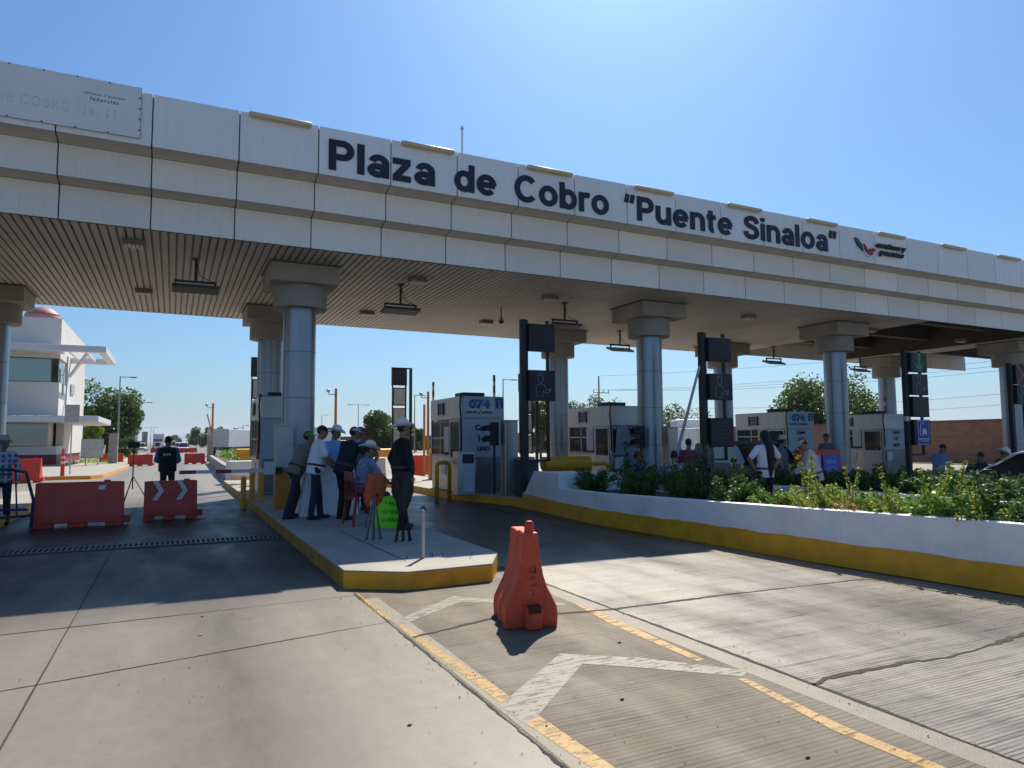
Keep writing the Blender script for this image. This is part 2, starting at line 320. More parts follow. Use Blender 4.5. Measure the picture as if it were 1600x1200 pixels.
# far left lane worn marks
# ---------- kerbed islands
isl_top = mat('island_concrete', (.35,.33,.285), .75, var=.14, vs_=2, bump=.2, bs=50, dirt=.3, dirtcol=(.2,.19,.17))
kerb_m = mat('yellow_kerb_paint', (.85,.38,.01), .55, var=.14, vs_=4, bump=.25, bs=25, dirt=.6, dirtcol=(.2,.14,.06))
kerb_dirty = mat('scuffed_kerb_paint', (.5,.24,.02), .6, var=.35, vs_=5, bump=.3, bs=25, dirt=1., dirtcol=(.02,.018,.016), dsc=.5)
def offset(poly, d):
    n = len(poly); a = sum(poly[i][0]*poly[(i+1) % n][1]-poly[(i+1) % n][0]*poly[i][1] for i in range(n)); s = 1 if a > 0 else -1; R = []
    for i in range(n):
        p0, p, p1 = Vector(poly[i-1]), Vector(poly[i]), Vector(poly[(i+1) % n]); e0 = (p-p0).normalized(); e1 = (p1-p).normalized()
        n0 = Vector((e0.y, -e0.x))*s; n1 = Vector((e1.y, -e1.x))*s; b_ = (n0+n1); b_ = b_/max(.3, b_.length_squared/2) if b_.length > 1e-6 else n0
        q = p+b_*d; R.append((q.x, q.y))
    return R
def island(poly, h, name='traffic_island', dirty=()):
    I = struct(MB().prism(poly, -.02, h), name, isl_top, bevel=.012)
    o = offset(poly, .004); i2 = offset(poly, -.05)
    for sel, m in (([i for i in range(len(poly)) if i not in dirty], kerb_m), (list(dirty), kerb_dirty)):
        if not sel: continue
        k = MB()
        for i in sel:
            a, b_ = o[i], o[(i+1) % len(o)]; c, d = i2[(i+1) % len(o)], i2[i]
            N_ = max(1, int((Vector(a)-Vector(b_)).length/.25)); top = [h-.012-random.uniform(0, .012) for _ in range(N_+1)]
            for j in range(N_):
                p = Vector(a).lerp(Vector(b_), j/N_); q = Vector(a).lerp(Vector(b_), (j+1)/N_)
                k.add([(p.x,p.y,-.01),(q.x,q.y,-.01),(q.x,q.y,top[j+1]),(p.x,p.y,top[j])], [(0,1,2,3)])
        k.build('kerb', m, I)
    return I
island([(1.76,8.03),(2.36,7.62),(3.4,7.66),(3.81,8.4),(3.81,29),(1.78,29)], .2, dirty=(5,))
crack(J2 := MB(), [(2.2,8.4),(2.55,8.25),(2.2,20)], .012, .003, z=.205, step=.3); crack(J2, [(3.3,8.1),(3.5,8.5)], .01, .002, z=.205); struct(J2, 'island_joint', crack_m)
island([(7.62,13.5),(7.75,16.3),(7.08,18.6),(7.02,29),(9.3,29),(9.6,16.4),(9.5,13.5)], .2)
island([(11.9,12.5),(13.6,12.5),(13.6,29),(11.9,29)], .2)
island([(19.6,13),(21.4,13),(21.4,29),(19.6,29)], .2)
island([(25.2,13),(27,13),(27,29),(25.2,29)], .2)
island([(29.7,13),(31.3,13),(31.3,29),(29.7,29)], .2)
island([(-4.6,9.5),(-3.6,9.0),(-3.0,10),(-3.0,26),(-4.6,26)], .2)
island([(-9.5,38.4),(-3.35,38.0),(-2.95,39),(-2.6,52),(-3.3,85),(-3.6,118),(-16,118),(-16,38.4)], .15, name='building_pavement')
# drain channel and its grating across the left lane
G = struct(MB().add([(-3,12.62,.004),(1.74,12.62,.004),(1.74,13.05,.004),(-3,13.05,.004)], [(0,1,2,3)]), 'drain_channel', mat('drain_dark', (.008,.008,.01), .9))
g = MB(); x = -3.0
while x < 1.7: g.box(x, 12.64, .006, x+.03, 13.03, .02); x += .075
g.box(-3, 12.59, .004, 1.74, 12.63, .022); g.box(-3, 13.04, .004, 1.74, 13.08, .022)
gr = g.build('drain_grating', mat('grating_steel', (.16,.16,.17), .5, .6, var=.2)); tag(gr, 'dark steel drain grating set across the left lane pavement', 'drain grate')
# distant hill
hm = MB(); R_ = random.Random(3); n_ = 40; vs = []
for i in range(n_+1):
    a = radians(-1.2+3.4*i/n_); hgt = 150*max(0, sin(pi*i/n_))**1.5*(1+.25*sin(i*.9)+.1*sin(i*2.3)); d = 15500
    vs += [(d*sin(a), d*cos(a), -30), (d*.995*sin(a), d*.995*cos(a), hgt), (1.06*d*sin(a), 1.06*d*cos(a), -30)]
hm.add(vs, [f for i in range(n_) for f in ((3*i,3*i+3,3*i+4,3*i+1),(3*i+1,3*i+4,3*i+5,3*i+2))])
struct(hm, 'hill_terrain', mat('far_hill', (.07,.09,.07), .95), smooth=True)
# ============================================================ CANOPY
SH = -.0085
def shear(mb): mb.v = [(x, y, z+SH*x) for x, y, z in mb.v]; return mb
def zc(x, z): return z+SH*x
panel_up = mat('upper_fascia_panel', (.86,.87,.87), .4, .0, var=.03, vs_=.8, isl=.07, stretch=(6,1,.5), dirt=.2, dirtcol=(.56,.53,.48), dsc=1.2)
panel_lo = mat('lower_fascia_panel', (.88,.85,.78), .5, var=.05, vs_=1.5, isl=.1, stretch=(9,1,.5), dirt=.38, dirtcol=(.5,.42,.32), dsc=1.)
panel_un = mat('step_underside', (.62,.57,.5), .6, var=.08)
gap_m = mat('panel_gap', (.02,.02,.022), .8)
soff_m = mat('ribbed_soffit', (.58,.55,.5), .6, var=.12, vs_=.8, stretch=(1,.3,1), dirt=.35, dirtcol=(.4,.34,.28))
CAN = empty('toll_canopy', (0, 14.2, 0), label='long grey panelled toll plaza canopy on thick round columns', cat='canopy')
CAN_off = Vector((0, 14.2, 0))
def can(mb, name, m, parent=None, do=True, **k):
    if do: shear(mb)
    mb.v = [(x, y-14.2, z) for x, y, z in mb.v]; return mb.build(name, m, parent or CAN, **k)
XL, XR = -12.5, 40.0
K0 = int((XL+.5)/1.5)-1; xs = [-.5+1.5*k for k in range(-8, 28)]
def tier(y, z0, z1, name, m, th=.03):
    t = MB()
    for a in xs[:-1]: t.box(a+.011, y, z0, a+1.489, y+th, z1)
    can(t, name, m, bevel=.004)
tier(14.2, 7.05, 8.04, 'upper_fascia', panel_up); tier(14.58, 6.40, 6.98, 'middle_fascia', panel_lo); tier(14.94, 5.70, 6.34, 'lower_fascia', panel_lo)
st = MB()
for a in xs[:-1]:
    for (ya, za, yb, zb) in ((14.2, 7.045, 14.58, 6.985), (14.58, 6.395, 14.94, 6.345)):
        st.add([(a+.011,ya,za),(a+1.489,ya,za),(a+1.489,yb,zb),(a+.011,yb,zb),(a+.011,ya+.01,za+.02),(a+1.489,ya+.01,za+.02),(a+1.489,yb,zb+.02),(a+.011,yb,zb+.02)], [(0,3,2,1),(4,5,6,7),(0,1,5,4),(2,3,7,6),(1,2,6,5),(3,0,4,7)])
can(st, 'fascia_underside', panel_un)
fr = MB().box(xs[0], 14.25, 7.08, xs[-1], 14.4, 8.0).box(xs[0], 14.63, 6.43, xs[-1], 14.8, 7.08).box(xs[0], 14.99, 5.73, xs[-1], 15.1, 6.43)
can(fr, 'fascia_frame', gap_m)
can(MB().box(xs[0], 14.3, 8.0, xs[-1], 25.2, 8.03), 'roof_deck', alu_grey)
rf = MB()
for a in xs[:-1]: rf.box(a+.01, 25.2, 7.05, a+1.49, 25.23, 8.04).box(a+.01, 24.88, 6.4, a+1.49, 24.91, 7.0).box(a+.01, 24.6, 5.7, a+1.49, 24.63, 6.36)
rf.box(xs[0], 24.64, 5.72, xs[-1], 24.7, 6.5).box(xs[0], 24.7, 6.3, xs[-1], 24.95, 6.6).box(xs[0], 24.95, 6.6, xs[-1], 25.2, 8)
can(rf, 'rear_fascia', panel_lo)
# ribbed soffit: profile swept along Y
def soffit(x0, x1):
    t = MB(); x = x0; pr = []
    while x < x1-.01:
        pr += [(x, 5.76), (x+.034, 5.76), (x+.036, 5.69), (x+.142, 5.69), (x+.144, 5.76)]; x += .15
    n = len(pr); t.add([(a, 14.98, b_) for a, b_ in pr]+[(a, 24.6, b_) for a, b_ in pr], [(i, i+1, n+i+1, n+i) for i in range(n-1)]); return t
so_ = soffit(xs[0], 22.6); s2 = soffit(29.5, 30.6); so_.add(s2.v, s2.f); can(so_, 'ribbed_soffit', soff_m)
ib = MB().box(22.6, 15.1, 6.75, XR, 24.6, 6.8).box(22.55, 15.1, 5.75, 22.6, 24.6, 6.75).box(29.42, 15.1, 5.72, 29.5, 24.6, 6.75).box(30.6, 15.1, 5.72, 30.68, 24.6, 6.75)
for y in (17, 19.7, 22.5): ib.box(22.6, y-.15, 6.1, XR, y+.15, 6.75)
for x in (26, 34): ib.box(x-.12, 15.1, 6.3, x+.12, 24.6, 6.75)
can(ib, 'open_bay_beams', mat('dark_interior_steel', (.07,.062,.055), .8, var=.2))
# columns
clad = mat('column_cladding', (.31,.35,.4), .34, .75, var=.06, vs_=1.2, stretch=(5,5,.5), dirt=.2, dirtcol=(.25,.26,.27))
capm = mat('capital_concrete', (.36,.335,.3), .8, var=.14, vs_=1.4, bump=.25, bs=30, dirt=.25, dirtcol=(.2,.18,.16))
ringm = mat('cladding_joint', (.1,.11,.12), .6)
def column(x, y, zb=0.2):
    zt = zc(x, 4.75)
    c = MB().tube([(0,0,zb),(0,0,zt)], .37, 40, cap=False).build('column', clad, CAN, smooth=True)
    c.location = (x, y-14.2, 0)
    z = zt-1.02; r = MB()
    while z > .4: r.tube([(0,0,z-.006),(0,0,z+.006)], .3735, 40); z -= 1.07
    for a in (radians(200), radians(20)): r.cbox(.37*cos(a), .37*sin(a), (zb+zt)/2, .012, .012, zt-zb)
    r.build('cladding_joint', ringm, c)
    MB().tube([(0,0,zt),(0,0,zt+.5)], .61, 40).build('collar', capm, c, smooth='auto')
    t = MB().cbox(0, 0, zt+.5+.21, 1.52, 1.6, .42); t.build('capital', capm, c, bevel=.015)
    MB().cbox(0, 0, zt+.5+.42+.02, 1.6, 1.7, .06).build('bearing_plate', ringm, c)
for x in (-4.33, 2.62, 12.65, 20.45, 30.5):
    column(x, 17.0); column(x, 22.5)
# lettering
ink = mat('letter_navy', (.012,.018,.04), .5)
F_ = 14.2-14.2
def fword(s, x0, x1, z0, z1, m=ink, bold=.034, d=.02, **k):
    t = text(s, m, CAN, (x0, -.012-d+.02, zc((x0+x1)/2, z0)), (pi/2, math.atan(-SH), 0), w=x1-x0, h=z1-z0, depth=d, bold=bold, **k); return t
def arc(cx, cy, rx, ry, a0, a1, n=22): return [(cx+rx*cos(radians(a0+(a1-a0)*i/n)), cy+ry*sin(radians(a0+(a1-a0)*i/n))) for i in range(n+1)]
def smoothp(P, k=5):
    R = []
    for i in range(len(P)-1):
        p0, p1, p2, p3 = (Vector(P[max(i-1, 0)]), Vector(P[i]), Vector(P[i+1]), Vector(P[min(i+2, len(P)-1)]))
        for j in range(k):
            t = j/k; R.append(tuple(.5*((2*p1)+(p2-p0)*t+(2*p0-5*p1+4*p2-p3)*t*t+(3*p1-p0-3*p2+p3)*t**3)))
    return R+[tuple(P[-1])]
ST = .205; HS = ST/2
GL = {'P': (.70, [[(HS,0),(HS,1)], [(HS,1-HS),(.38,1-HS)]+arc(.38,.675,.225,.23,90,-90)+[(HS,.445)]]), 'l': (ST, [[(HS,0),(HS,1)]]), 'i': (ST, [[(HS,0),(HS,.75)], [(HS,.85),(HS,1.0)]]),
 'o': (.71, [arc(.355,.375,.26,.29,0,360,32)]), 'a': (.62, [[(.525,0),(.525,.5)], arc(.325,.46,.2,.2,165,0)[:-1]+[(.525,.46)], arc(.29,.225,.195,.135,0,360,28)]),
 'z': (.58, [[(.02,.66),(.55,.66)], [(.47,.62),(.11,.13)], [(.02,.09),(.56,.09)]]), 'd': (.68, [[(.585,0),(.585,1)], arc(.33,.375,.235,.29,0,360,30)]), 'b': (.68, [[(HS,0),(HS,1)], arc(.35,.375,.235,.29,0,360,30)]),
 'e': (.68, [arc(.345,.375,.25,.29,3,318,30), [(.14,.375),(.64,.375)]]), 'C': (.84, [arc(.44,.5,.345,.41,42,318,34)]), 'r': (.44, [[(HS,0),(HS,.75)], smoothp([(HS,.42),(.13,.56),(.22,.64),(.34,.665),(.44,.65)])]),
 'u': (.66, [[(HS,.75),(HS,.3)]+arc(.32,.31,.225,.225,180,350), [(.565,0),(.565,.75)]]), 'n': (.66, [[(HS,0),(HS,.75)], arc(.33,.43,.235,.235,170,0)+[(.565,0)]]), 't': (.44, [[(.19,.94),(.19,.24)]+arc(.31,.22,.12,.13,185,275), [(.02,.665),(.42,.665)]]),
 'S': (.72, [smoothp([(.63,.7),(.56,.85),(.42,.905),(.27,.895),(.14,.82),(.12,.68),(.22,.58),(.38,.53),(.53,.47),(.61,.35),(.59,.2),(.47,.11),(.34,.09),(.19,.12),(.1,.21),(.07,.31)])]), '“': (.42, [[(.06,.66),(.13,1.0)], [(.28,.66),(.35,1.0)]]), '”': (.42, [[(.06,.66),(.13,1.0)], [(.28,.66),(.35,1.0)]])}
def bword(s, x0, x1, z0, z1):
    tot = sum(GL[c][0] for c in s)+.09*(len(s)-1); kx = (x1-x0)/tot; kz = z1-z0; t = MB(); cx = 0
    for ci, c in enumerate(s):
        for si, P in enumerate(GL[c][1]):
            d = .018+.0006*si; n = len(P); L_, R_ = [], []; closed = (Vector(P[0])-Vector(P[-1])).length < 1e-3; hw = HS*(.8 if c in '“”' else 1)
            for i in range(n):
                a = Vector(P[(i-1) if i else (n-2 if closed else 0)]); b_ = Vector(P[(i+1) if i < n-1 else (1 if closed else n-1)]); dr = (b_-a).normalized(); nr = Vector((-dr.y, dr.x))*hw; p = Vector(P[i]); L_.append(p+nr); R_.append(p-nr)
            vs = []
            for l_, r_ in zip(L_, R_):
                for q, y in ((l_, -d), (r_, -d), (r_, 0.004), (l_, 0.004)): vs.append(((cx+q.x)*kx, y, q.y*kz))
            fs = [(i*4+j, i*4+(j+1) % 4, (i+1)*4+(j+1) % 4, (i+1)*4+j) for i in range(n-1) for j in range(4)]+([] if closed else [(3,2,1,0), tuple((n-1)*4+j for j in range(4))])
            t.add(vs, fs)
        cx += GL[c][0]+.09
    t.v = [(x+x0, y-.006, z+z0+SH*(x+x0)) for x, y, z in t.v]; return t.build('lettering', ink, CAN, fix=True)
bword('Plaza', 2.70, 4.97, 7.17, 7.81); bword('de', 5.43, 6.43, 7.17, 7.79); bword('Cobro', 6.90, 9.45, 7.16, 7.79)
bword('“Puente', 9.92, 13.38, 7.17, 7.79); bword('Sinaloa”', 13.8, 17.36, 7.17, 7.81)
fword('caminos y', 19.0, 20.36, 7.5, 7.71, bold=.05, d=.05, shear=.15); fword('puentes', 19.12, 20.22, 7.28, 7.49, bold=.05, d=.05, shear=.15)
# bird emblem: green, white, red swooshes
def swoosh(pts, m, name='emblem'):
    t = MB().add([(x, -.05, z) for x, z in pts]+[(x, -.0, z) for x, z in pts], [tuple(range(len(pts)))]+[(i, (i+1) % len(pts), len(pts)+(i+1) % len(pts), len(pts)+i) for i in range(len(pts))])
    t.v = [(x, y, z+SH*x) for x, y, z in t.v]; t.build(name, m, CAN, fix=True)
swoosh([(18.10,7.73),(18.24,7.72),(18.42,7.52),(18.46,7.36),(18.38,7.42),(18.24,7.5)], mat('emblem_green', (.02,.07,.05), .5))
swoosh([(18.42,7.52),(18.5,7.38),(18.62,7.28),(18.84,7.24),(18.7,7.2),(18.56,7.24),(18.46,7.34)], mat('emblem_white', (.75,.75,.75), .5))
swoosh([(18.5,7.6),(18.6,7.5),(18.66,7.4),(18.76,7.47),(18.9,7.5),(19.02,7.45),(18.9,7.4),(18.86,7.3),(18.74,7.25),(18.62,7.3),(18.54,7.45)], mat('emblem_red', (.35,.03,.03), .5))
# old sign plate riveted on the left
plm = mat('old_sign_plate', (.8,.8,.81), .45, var=.05, vs_=1.2, dirt=.1, dirtcol=(.45,.44,.42))
pl = can(MB().box(-6.4, 14.165, 7.15, -.69, 14.19, 8.10), 'sign_plate', plm)
rv = MB()
for x in [-6.2+.5*i for i in range(11)]: rv.cbox(x, 14.16, 8.085, .025, .02, .025).cbox(x, 14.16, 7.165, .025, .02, .025)
for z in (7.3, 7.5, 7.7, 7.9): rv.cbox(-.71, 14.16, z, .025, .02, .025)
rv.box(-6.4, 14.162, 7.146, -.69, 14.164, 7.152).box(-.694, 14.162, 7.15, -.688, 14.164, 8.1)
can(rv, 'rivet_row', ringm, parent=pl)
faint = mat('faded_lettering', (.775,.775,.77), .5); grey_ink = mat('grey_lettering', (.16,.16,.18), .5)
for s, x0, x1, z0, z1, m in (('PLAZA DE COBRO No. 11', -3.6, -1.1, 7.42, 7.6, faint), ('caminos y puentes', -1.6, -.95, 7.79, 7.85, grey_ink), ('federales', -1.5, -1.05, 7.7, 7.77, grey_ink)):
    t = text(s, m, pl, (x0, -.0365, zc(x0, z0)), (pi/2, math.atan(-SH), 0), w=x1-x0, h=z1-z0, depth=.001, bold=.01, spacing=1.2)
# sign lamps along the top of the fascia
lampm = mat('cream_lamp_cover', (.62,.52,.36), .45, var=.08)
for i, x in enumerate((1.15, 4.2, 7.2, 10.2, 13.2, 16.15, 19.15, 22.15, 25.15)):
    L_ = empty('sign_lamp', (x, 14.13, zc(x, 7.99)), label=('cream tube lamp on the fascia top, %s' % ['above the blank panels left of the word Plaza','above the end of the word Plaza','above the word Cobro','above the opening quotation mark','above the end of the word Puente','above the end of the word Sinaloa','above the words caminos y puentes','above the blank panels right of caminos y puentes','farthest right beyond all the lettering'][i]), cat='sign lamp', group='tube lamps along the fascia top')
    MB().tube([(.0,0,0),(.03,0,0),(1.17,0,SH*1.17),(1.2,0,SH*1.2)], [.03,.055,.055,.03], 14).build('lamp_cover', lampm, L_, smooth=True)
    MB().box(.1,0.02,-.03,.14,.07,.03).box(1.05,.02,-.03,1.09,.07,.03).build('bracket', alu_grey, L_)
# soffit luminaires
lens_m = mat('lamp_lens', (.6,.58,.5), .4)
lx = [(-.82,15.9),(-.8,20.9),(5.33,16.5),(5.3,21.4),(9.3,16.95),(9.27,21.3),(16.4,16.8),(22.2,16.9),(27.6,17.1),(16.4,21.2)]
ll = ['nearest the front edge over the left lane','near the rear edge over the left lane','near the front edge left of the hanging reader','near the rear edge right of the tallest column','near the front edge beyond the dome camera','near the rear edge beside the dome camera','near the front edge right of the middle column','at the edge of the open dark bay','hanging in the open dark bay on the right','near the rear edge behind the middle column']
for (x, y), l in zip(lx, ll):
    L_ = empty('ceiling_lamp', (x, y, zc(x, 5.69)), label='small grey box lamp on the soffit '+l, cat='ceiling lamp', group='box lamps under the canopy soffit')
    MB().cbox(0,0,-.05,.42,.26,.1).build('housing', mat('lamp_housing', (.2,.18,.16), .6), L_, bevel=.01)
    t = MB()
    for k in range(5): t.cbox(-.14+.07*k, 0, -.115, .055, .2, .03)
    t.build('diffuser', lens_m, L_)
# hanging lane readers
hx = [(.36,16.9),(5.18,17.4),(10.14,17.6),(14.5,21.2),(22.6,21.8),(28.6,22.4)]
hl = ['over the left lane','between the tallest column and the dome camera','behind the first black lane sign','right of the middle column','behind the second large column on the right','beside the farthest column on the right']
for i, ((x, y), l) in enumerate(zip(hx, hl)):
    H_ = empty('lane_reader_antenna', (x, y, zc(x, 5.69)), label='reader panel hung '+l, cat='reader antenna', group='reader panels hung under the canopy')
    MB().tube([(0,0,0),(0,0,-.5)], .03, 10).cbox(0,0,-.02,.16,.16,.03).build('drop_pole', dark_metal, H_)
    t = MB().cbox(0,0,-.52,.86,.05,.05)
    for s in (-.4,.4): t.cbox(s,0,-.58,.03,.05,.12)
    t.build('crossbar', dark_metal, H_)
    Mx = Matrix.Translation((0,0,-.68)) @ Matrix.Rotation(radians(-9 if i < 3 else 20), 4, 'X')
    MB().cbox(0,0,0,.95,.42,.07,Mx).build('reader_panel', mat('reader_grey', (.05,.05,.055), .5) if i < 3 else mat('reader_pale', (.4,.4,.38), .5), H_, bevel=.01)
    MB().tube([(.03,0,-.1),(.08,0,-.35),(.2,0,-.44),(.38,0,-.49)], .008, 6).build('cable', black_rubber, H_)
D_ = empty('dome_camera', (8.76, 19, zc(8.76,5.69)), label='small dome camera hanging on a stem under the soffit', cat='security camera')
MB().tube([(0,0,0),(0,0,-.3)], .02, 8).build('stem', dark_metal, D_)
MB().tube([(0,0,-.3),(0,0,-.42)], [.04,.085], 16).build('housing', alu_grey, D_, smooth='auto')
MB().sph((0,0,-.43), .08, n=16, m_=10).build('dome', black_paint, D_, smooth=True)
A_ = gy(722, 240, 18)
ah_ = gy(722, 195, 18).z-8.0
t = MB().tube([(0,0,0),(0,0,ah_)], .022, 6).tube([(0,0,ah_-.12),(0,0,ah_-.06)], .05, 6)
a = t.build('roof_antenna', alu_grey); a.location = (gy(722,200,18).x, 18, zc(7.5, 8.03)); tag(a, 'thin whip antenna standing on the canopy roof', 'antenna')
# ============================================================ TOLL BOOTHS
blue_ink = mat('sign_blue_ink', (.03,.22,.5), .5); paper = mat('white_paper', (.7,.7,.7), .7); blue_panel = mat('blue_sign_panel', (.03,.06,.35), .5)
panel_lb = mat('pale_blue_panel', (.42,.5,.58), .4, .15, var=.05); light_band = mat('booth_header_aluminium', (.62,.62,.6), .42, .35, var=.06, vs_=2, stretch=(3,3,.6), dirt=.12, dirtcol=(.35,.32,.28))
def booth(x, y, w, l, zt, label, txt, big074=True, lean=False):
    B = empty('toll_booth', (x, y, .2), label=label, cat='toll booth', group='steel toll booths on the islands')
    H = zt-.2; hb = H-.62          # header from hb to H
    MB().box(.04,.04,0,w-.04,l-.04,1.0).build('lower_wall', steel, B, bevel=.02)
    MB().box(0,0,hb,w,l,H).build('header_band', light_band, B, bevel=.03)
    lo = MB()
    for z in (hb-.012, 1.0): lo.box(.02,.02,z,w-.02,l-.02,z+.03)
    lo.build('sill_rail', alu_grey, B)
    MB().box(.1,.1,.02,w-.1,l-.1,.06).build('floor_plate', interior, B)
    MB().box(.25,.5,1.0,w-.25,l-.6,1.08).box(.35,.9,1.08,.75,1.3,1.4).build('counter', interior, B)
    for (px, py) in ((.05,.05),(w-.05,.05),(.05,l-.05),(w-.05,l-.05),(.05,l*.36),(w-.05,l*.36)):
        MB().cbox(px,py,(1+hb)/2,.08,.08,hb-1).build('corner_post', alu_grey, B)
    # side windows and door (lane side = -X)
    f = MB().box(.03,l*.36+.04,1.03,.055,l*.36+.08,hb-.02).box(.03,l*.68,1.03,.055,l*.68+.05,hb-.02).box(.03,l*.36+.04,1.5,.052,l-.09,1.54)
    wn = f.build('window', alu_grey, B); MB().box(.038,l*.36+.08,1.05,.044,l-.1,hb-.03).build('pane', glass_dark, wn)
    dr = MB().box(.0,.12,.02,.038,.17,hb-.02).box(.0,l*.36-.07,.02,.038,l*.36-.01,hb-.02).box(.001,.17,.02,.036,l*.36-.07,.95).box(.0,.17,hb-.08,.037,l*.36-.07,hb-.02).build('door', alu_grey, B)
    MB().box(.012,.17,.95,.02,l*.36-.07,hb-.08).build('pane', glass_dark, dr); MB().box(-.03,.2,.98,-.0,.22,1.1).build('handle', dark_metal, dr)
    MB().box(.022,l*.36+.12,1.1,.028,l*.36+.5,1.85).build('notice', paper, B) if txt else None
    MB().box(w-.044,.1,1.05,w-.038,l-.1,hb-.03).build('pane', glass_dark, B); MB().box(.1,l-.045,1.05,w-.1,l-.04,hb-.03).build('pane', glass_dark, B)
    # vent grille on the header
    v = MB()
    for k in range(6): v.cbox(-.02,l*.62,hb+.18+.055*k,.04,.42,.03)
    v.box(-.035,l*.62-.24,hb+.13,0,l*.62-.21,hb+.5).box(-.035,l*.62+.21,hb+.13,0,l*.62+.24,hb+.5); v.build('vent_grille', dark_metal, B)
    MB().tube([(.02,-.04,H-.02),(-.03,-.05,H+.04),(-.05,-.03,H-.3),(-.03,-.05,hb),(-.02,-.06,hb-.5),(-.03,-.05,1.1)], .022, 6).build('cable', black_rubber, B, smooth=True)
    MB().box(.1,-.04,.55,.42,-.034,.9).build('notice', paper, B); MB().box(.02,l*.5,.45,.034,l*.5+.35,.85).build('notice', paper, B)
    MB().box(.25,.55,H,.95,1.15,H+.14).build('roof_unit', dark_metal, B, bevel=.02)
    # front panel below header
    y0 = -.02
    if lean: MB().add([(.1,-.26,hb),(w+.0,-.26,hb),(w+.02,-.02,.98),(.16,-.02,.98),(.1,-.2,hb),(w,-.2,hb),(w+.02,.03,.98),(.16,.03,.98)], [(0,3,2,1),(4,5,6,7),(0,1,5,4),(1,2,6,5),(2,3,7,6),(3,0,4,7)]).build('lane_panel', panel_lb, B)
    else: MB().box(.02,-.03,.98,w-.02,.03,hb-.02).build('lane_panel', panel_lb, B, bevel=.006)
    MB().box(.06,-.012,.05,w-.06,.04,.97).build('front_skirt', mat('front_skirt_steel', (.2,.22,.25), .35, .8, var=.15, vs_=3), B)
    yy = -.045 if not lean else -.2; rx = pi/2 if not lean else pi/2+.2
    for i, (s, ww, z) in enumerate(txt):
        text(s, ink, B, (w/2-ww/2, yy-(0 if not lean else (z-1.35)*.2), z), (rx,0,0), w=ww, depth=.004, bold=.03)
    if big074:
        hp = MB().box(.02,-.03,hb+.02,w-.01,-.003,H-.01).build('header_sign', panel_lb if big074 == 1 else paper, B)
        p2 = MB().box(.06,-.036,hb+.06,w*.76,-.031,H-.04).build('number_plate', mat('plate_pale_blue', (.5,.6,.68), .5), hp)
        text('074', blue_ink, p2, (w*.16,-.044,hb+.27), RF, w=w*.5, h=.26, depth=.004, bold=.06)
        text('CAPUFE', ink, p2, (w*.09,-.044,hb+.13), RF, w=w*.26, h=.07, depth=.004, bold=.03); text('AUXILIO', ink, p2, (w*.46,-.044,hb+.13), RF, w=w*.26, h=.07, depth=.004, bold=.03)
        sw = MB().tube([(w*.38,-.042,hb+.1),(w*.41,-.042,hb+.15),(w*.44,-.042,hb+.22)], .014, 6).build('phone_mark', ink, p2)
        b2 = MB().box(w*.79,-.04,hb+.28,w*.97,-.03,H-.05).build('carriage_plate', blue_panel, hp); text('2', paper, b2, (w*.85,-.046,hb+.31), RF, h=.13, depth=.004, bold=.02); text('CARRIL', paper, b2, (w*.81,-.046,hb+.47), RF, w=w*.13, depth=.003)
    return B
b1 = booth(2.15, 20.4, 1.3, 2.6, 2.9, 'toll booth half hidden behind the tallest column on the left', (), 0)
b2 = booth(7.2, 18.3, 1.3, 2.6, 2.88, 'toll booth with large 074 sign nearest the white cowboy hat man', (('Carril', .5, 1.72), ('1-A', .3, 1.42), ('UNO', .38, 1.15)), 1)
b3 = booth(12.05, 18.2, 1.35, 2.6, 2.68, 'plain headed toll booth left of the middle column with slanted blue panel', (('Carril', .45, 1.72), ('1-B', .25, 1.5), ('UNO 5', .5, 1.22)), 0, True)
b4 = booth(20.1, 18.9, 1.35, 2.6, 2.62, 'toll booth with small 074 sign behind the long haired woman', (('Carril', .4, 1.6), ('1-C', .25, 1.35), ('IAVE', .35, 1.1)), 2)
b5 = booth(25.3, 18.9, 1.35, 2.6, 2.6, 'farthest toll booth with rusty bare header beside blue car sign', (('Carril', .4, 1.6), ('1-D', .25, 1.35), ('IAVE', .35, 1.1)), 0)
rs = MB()
for i in range(16): rs.cbox(.08+.08*i, -.012, 2.3-.06*(i % 3), .02, .012, .03)
rs.build('rust_spots', mat('rust', (.12,.06,.04), .9), b5)
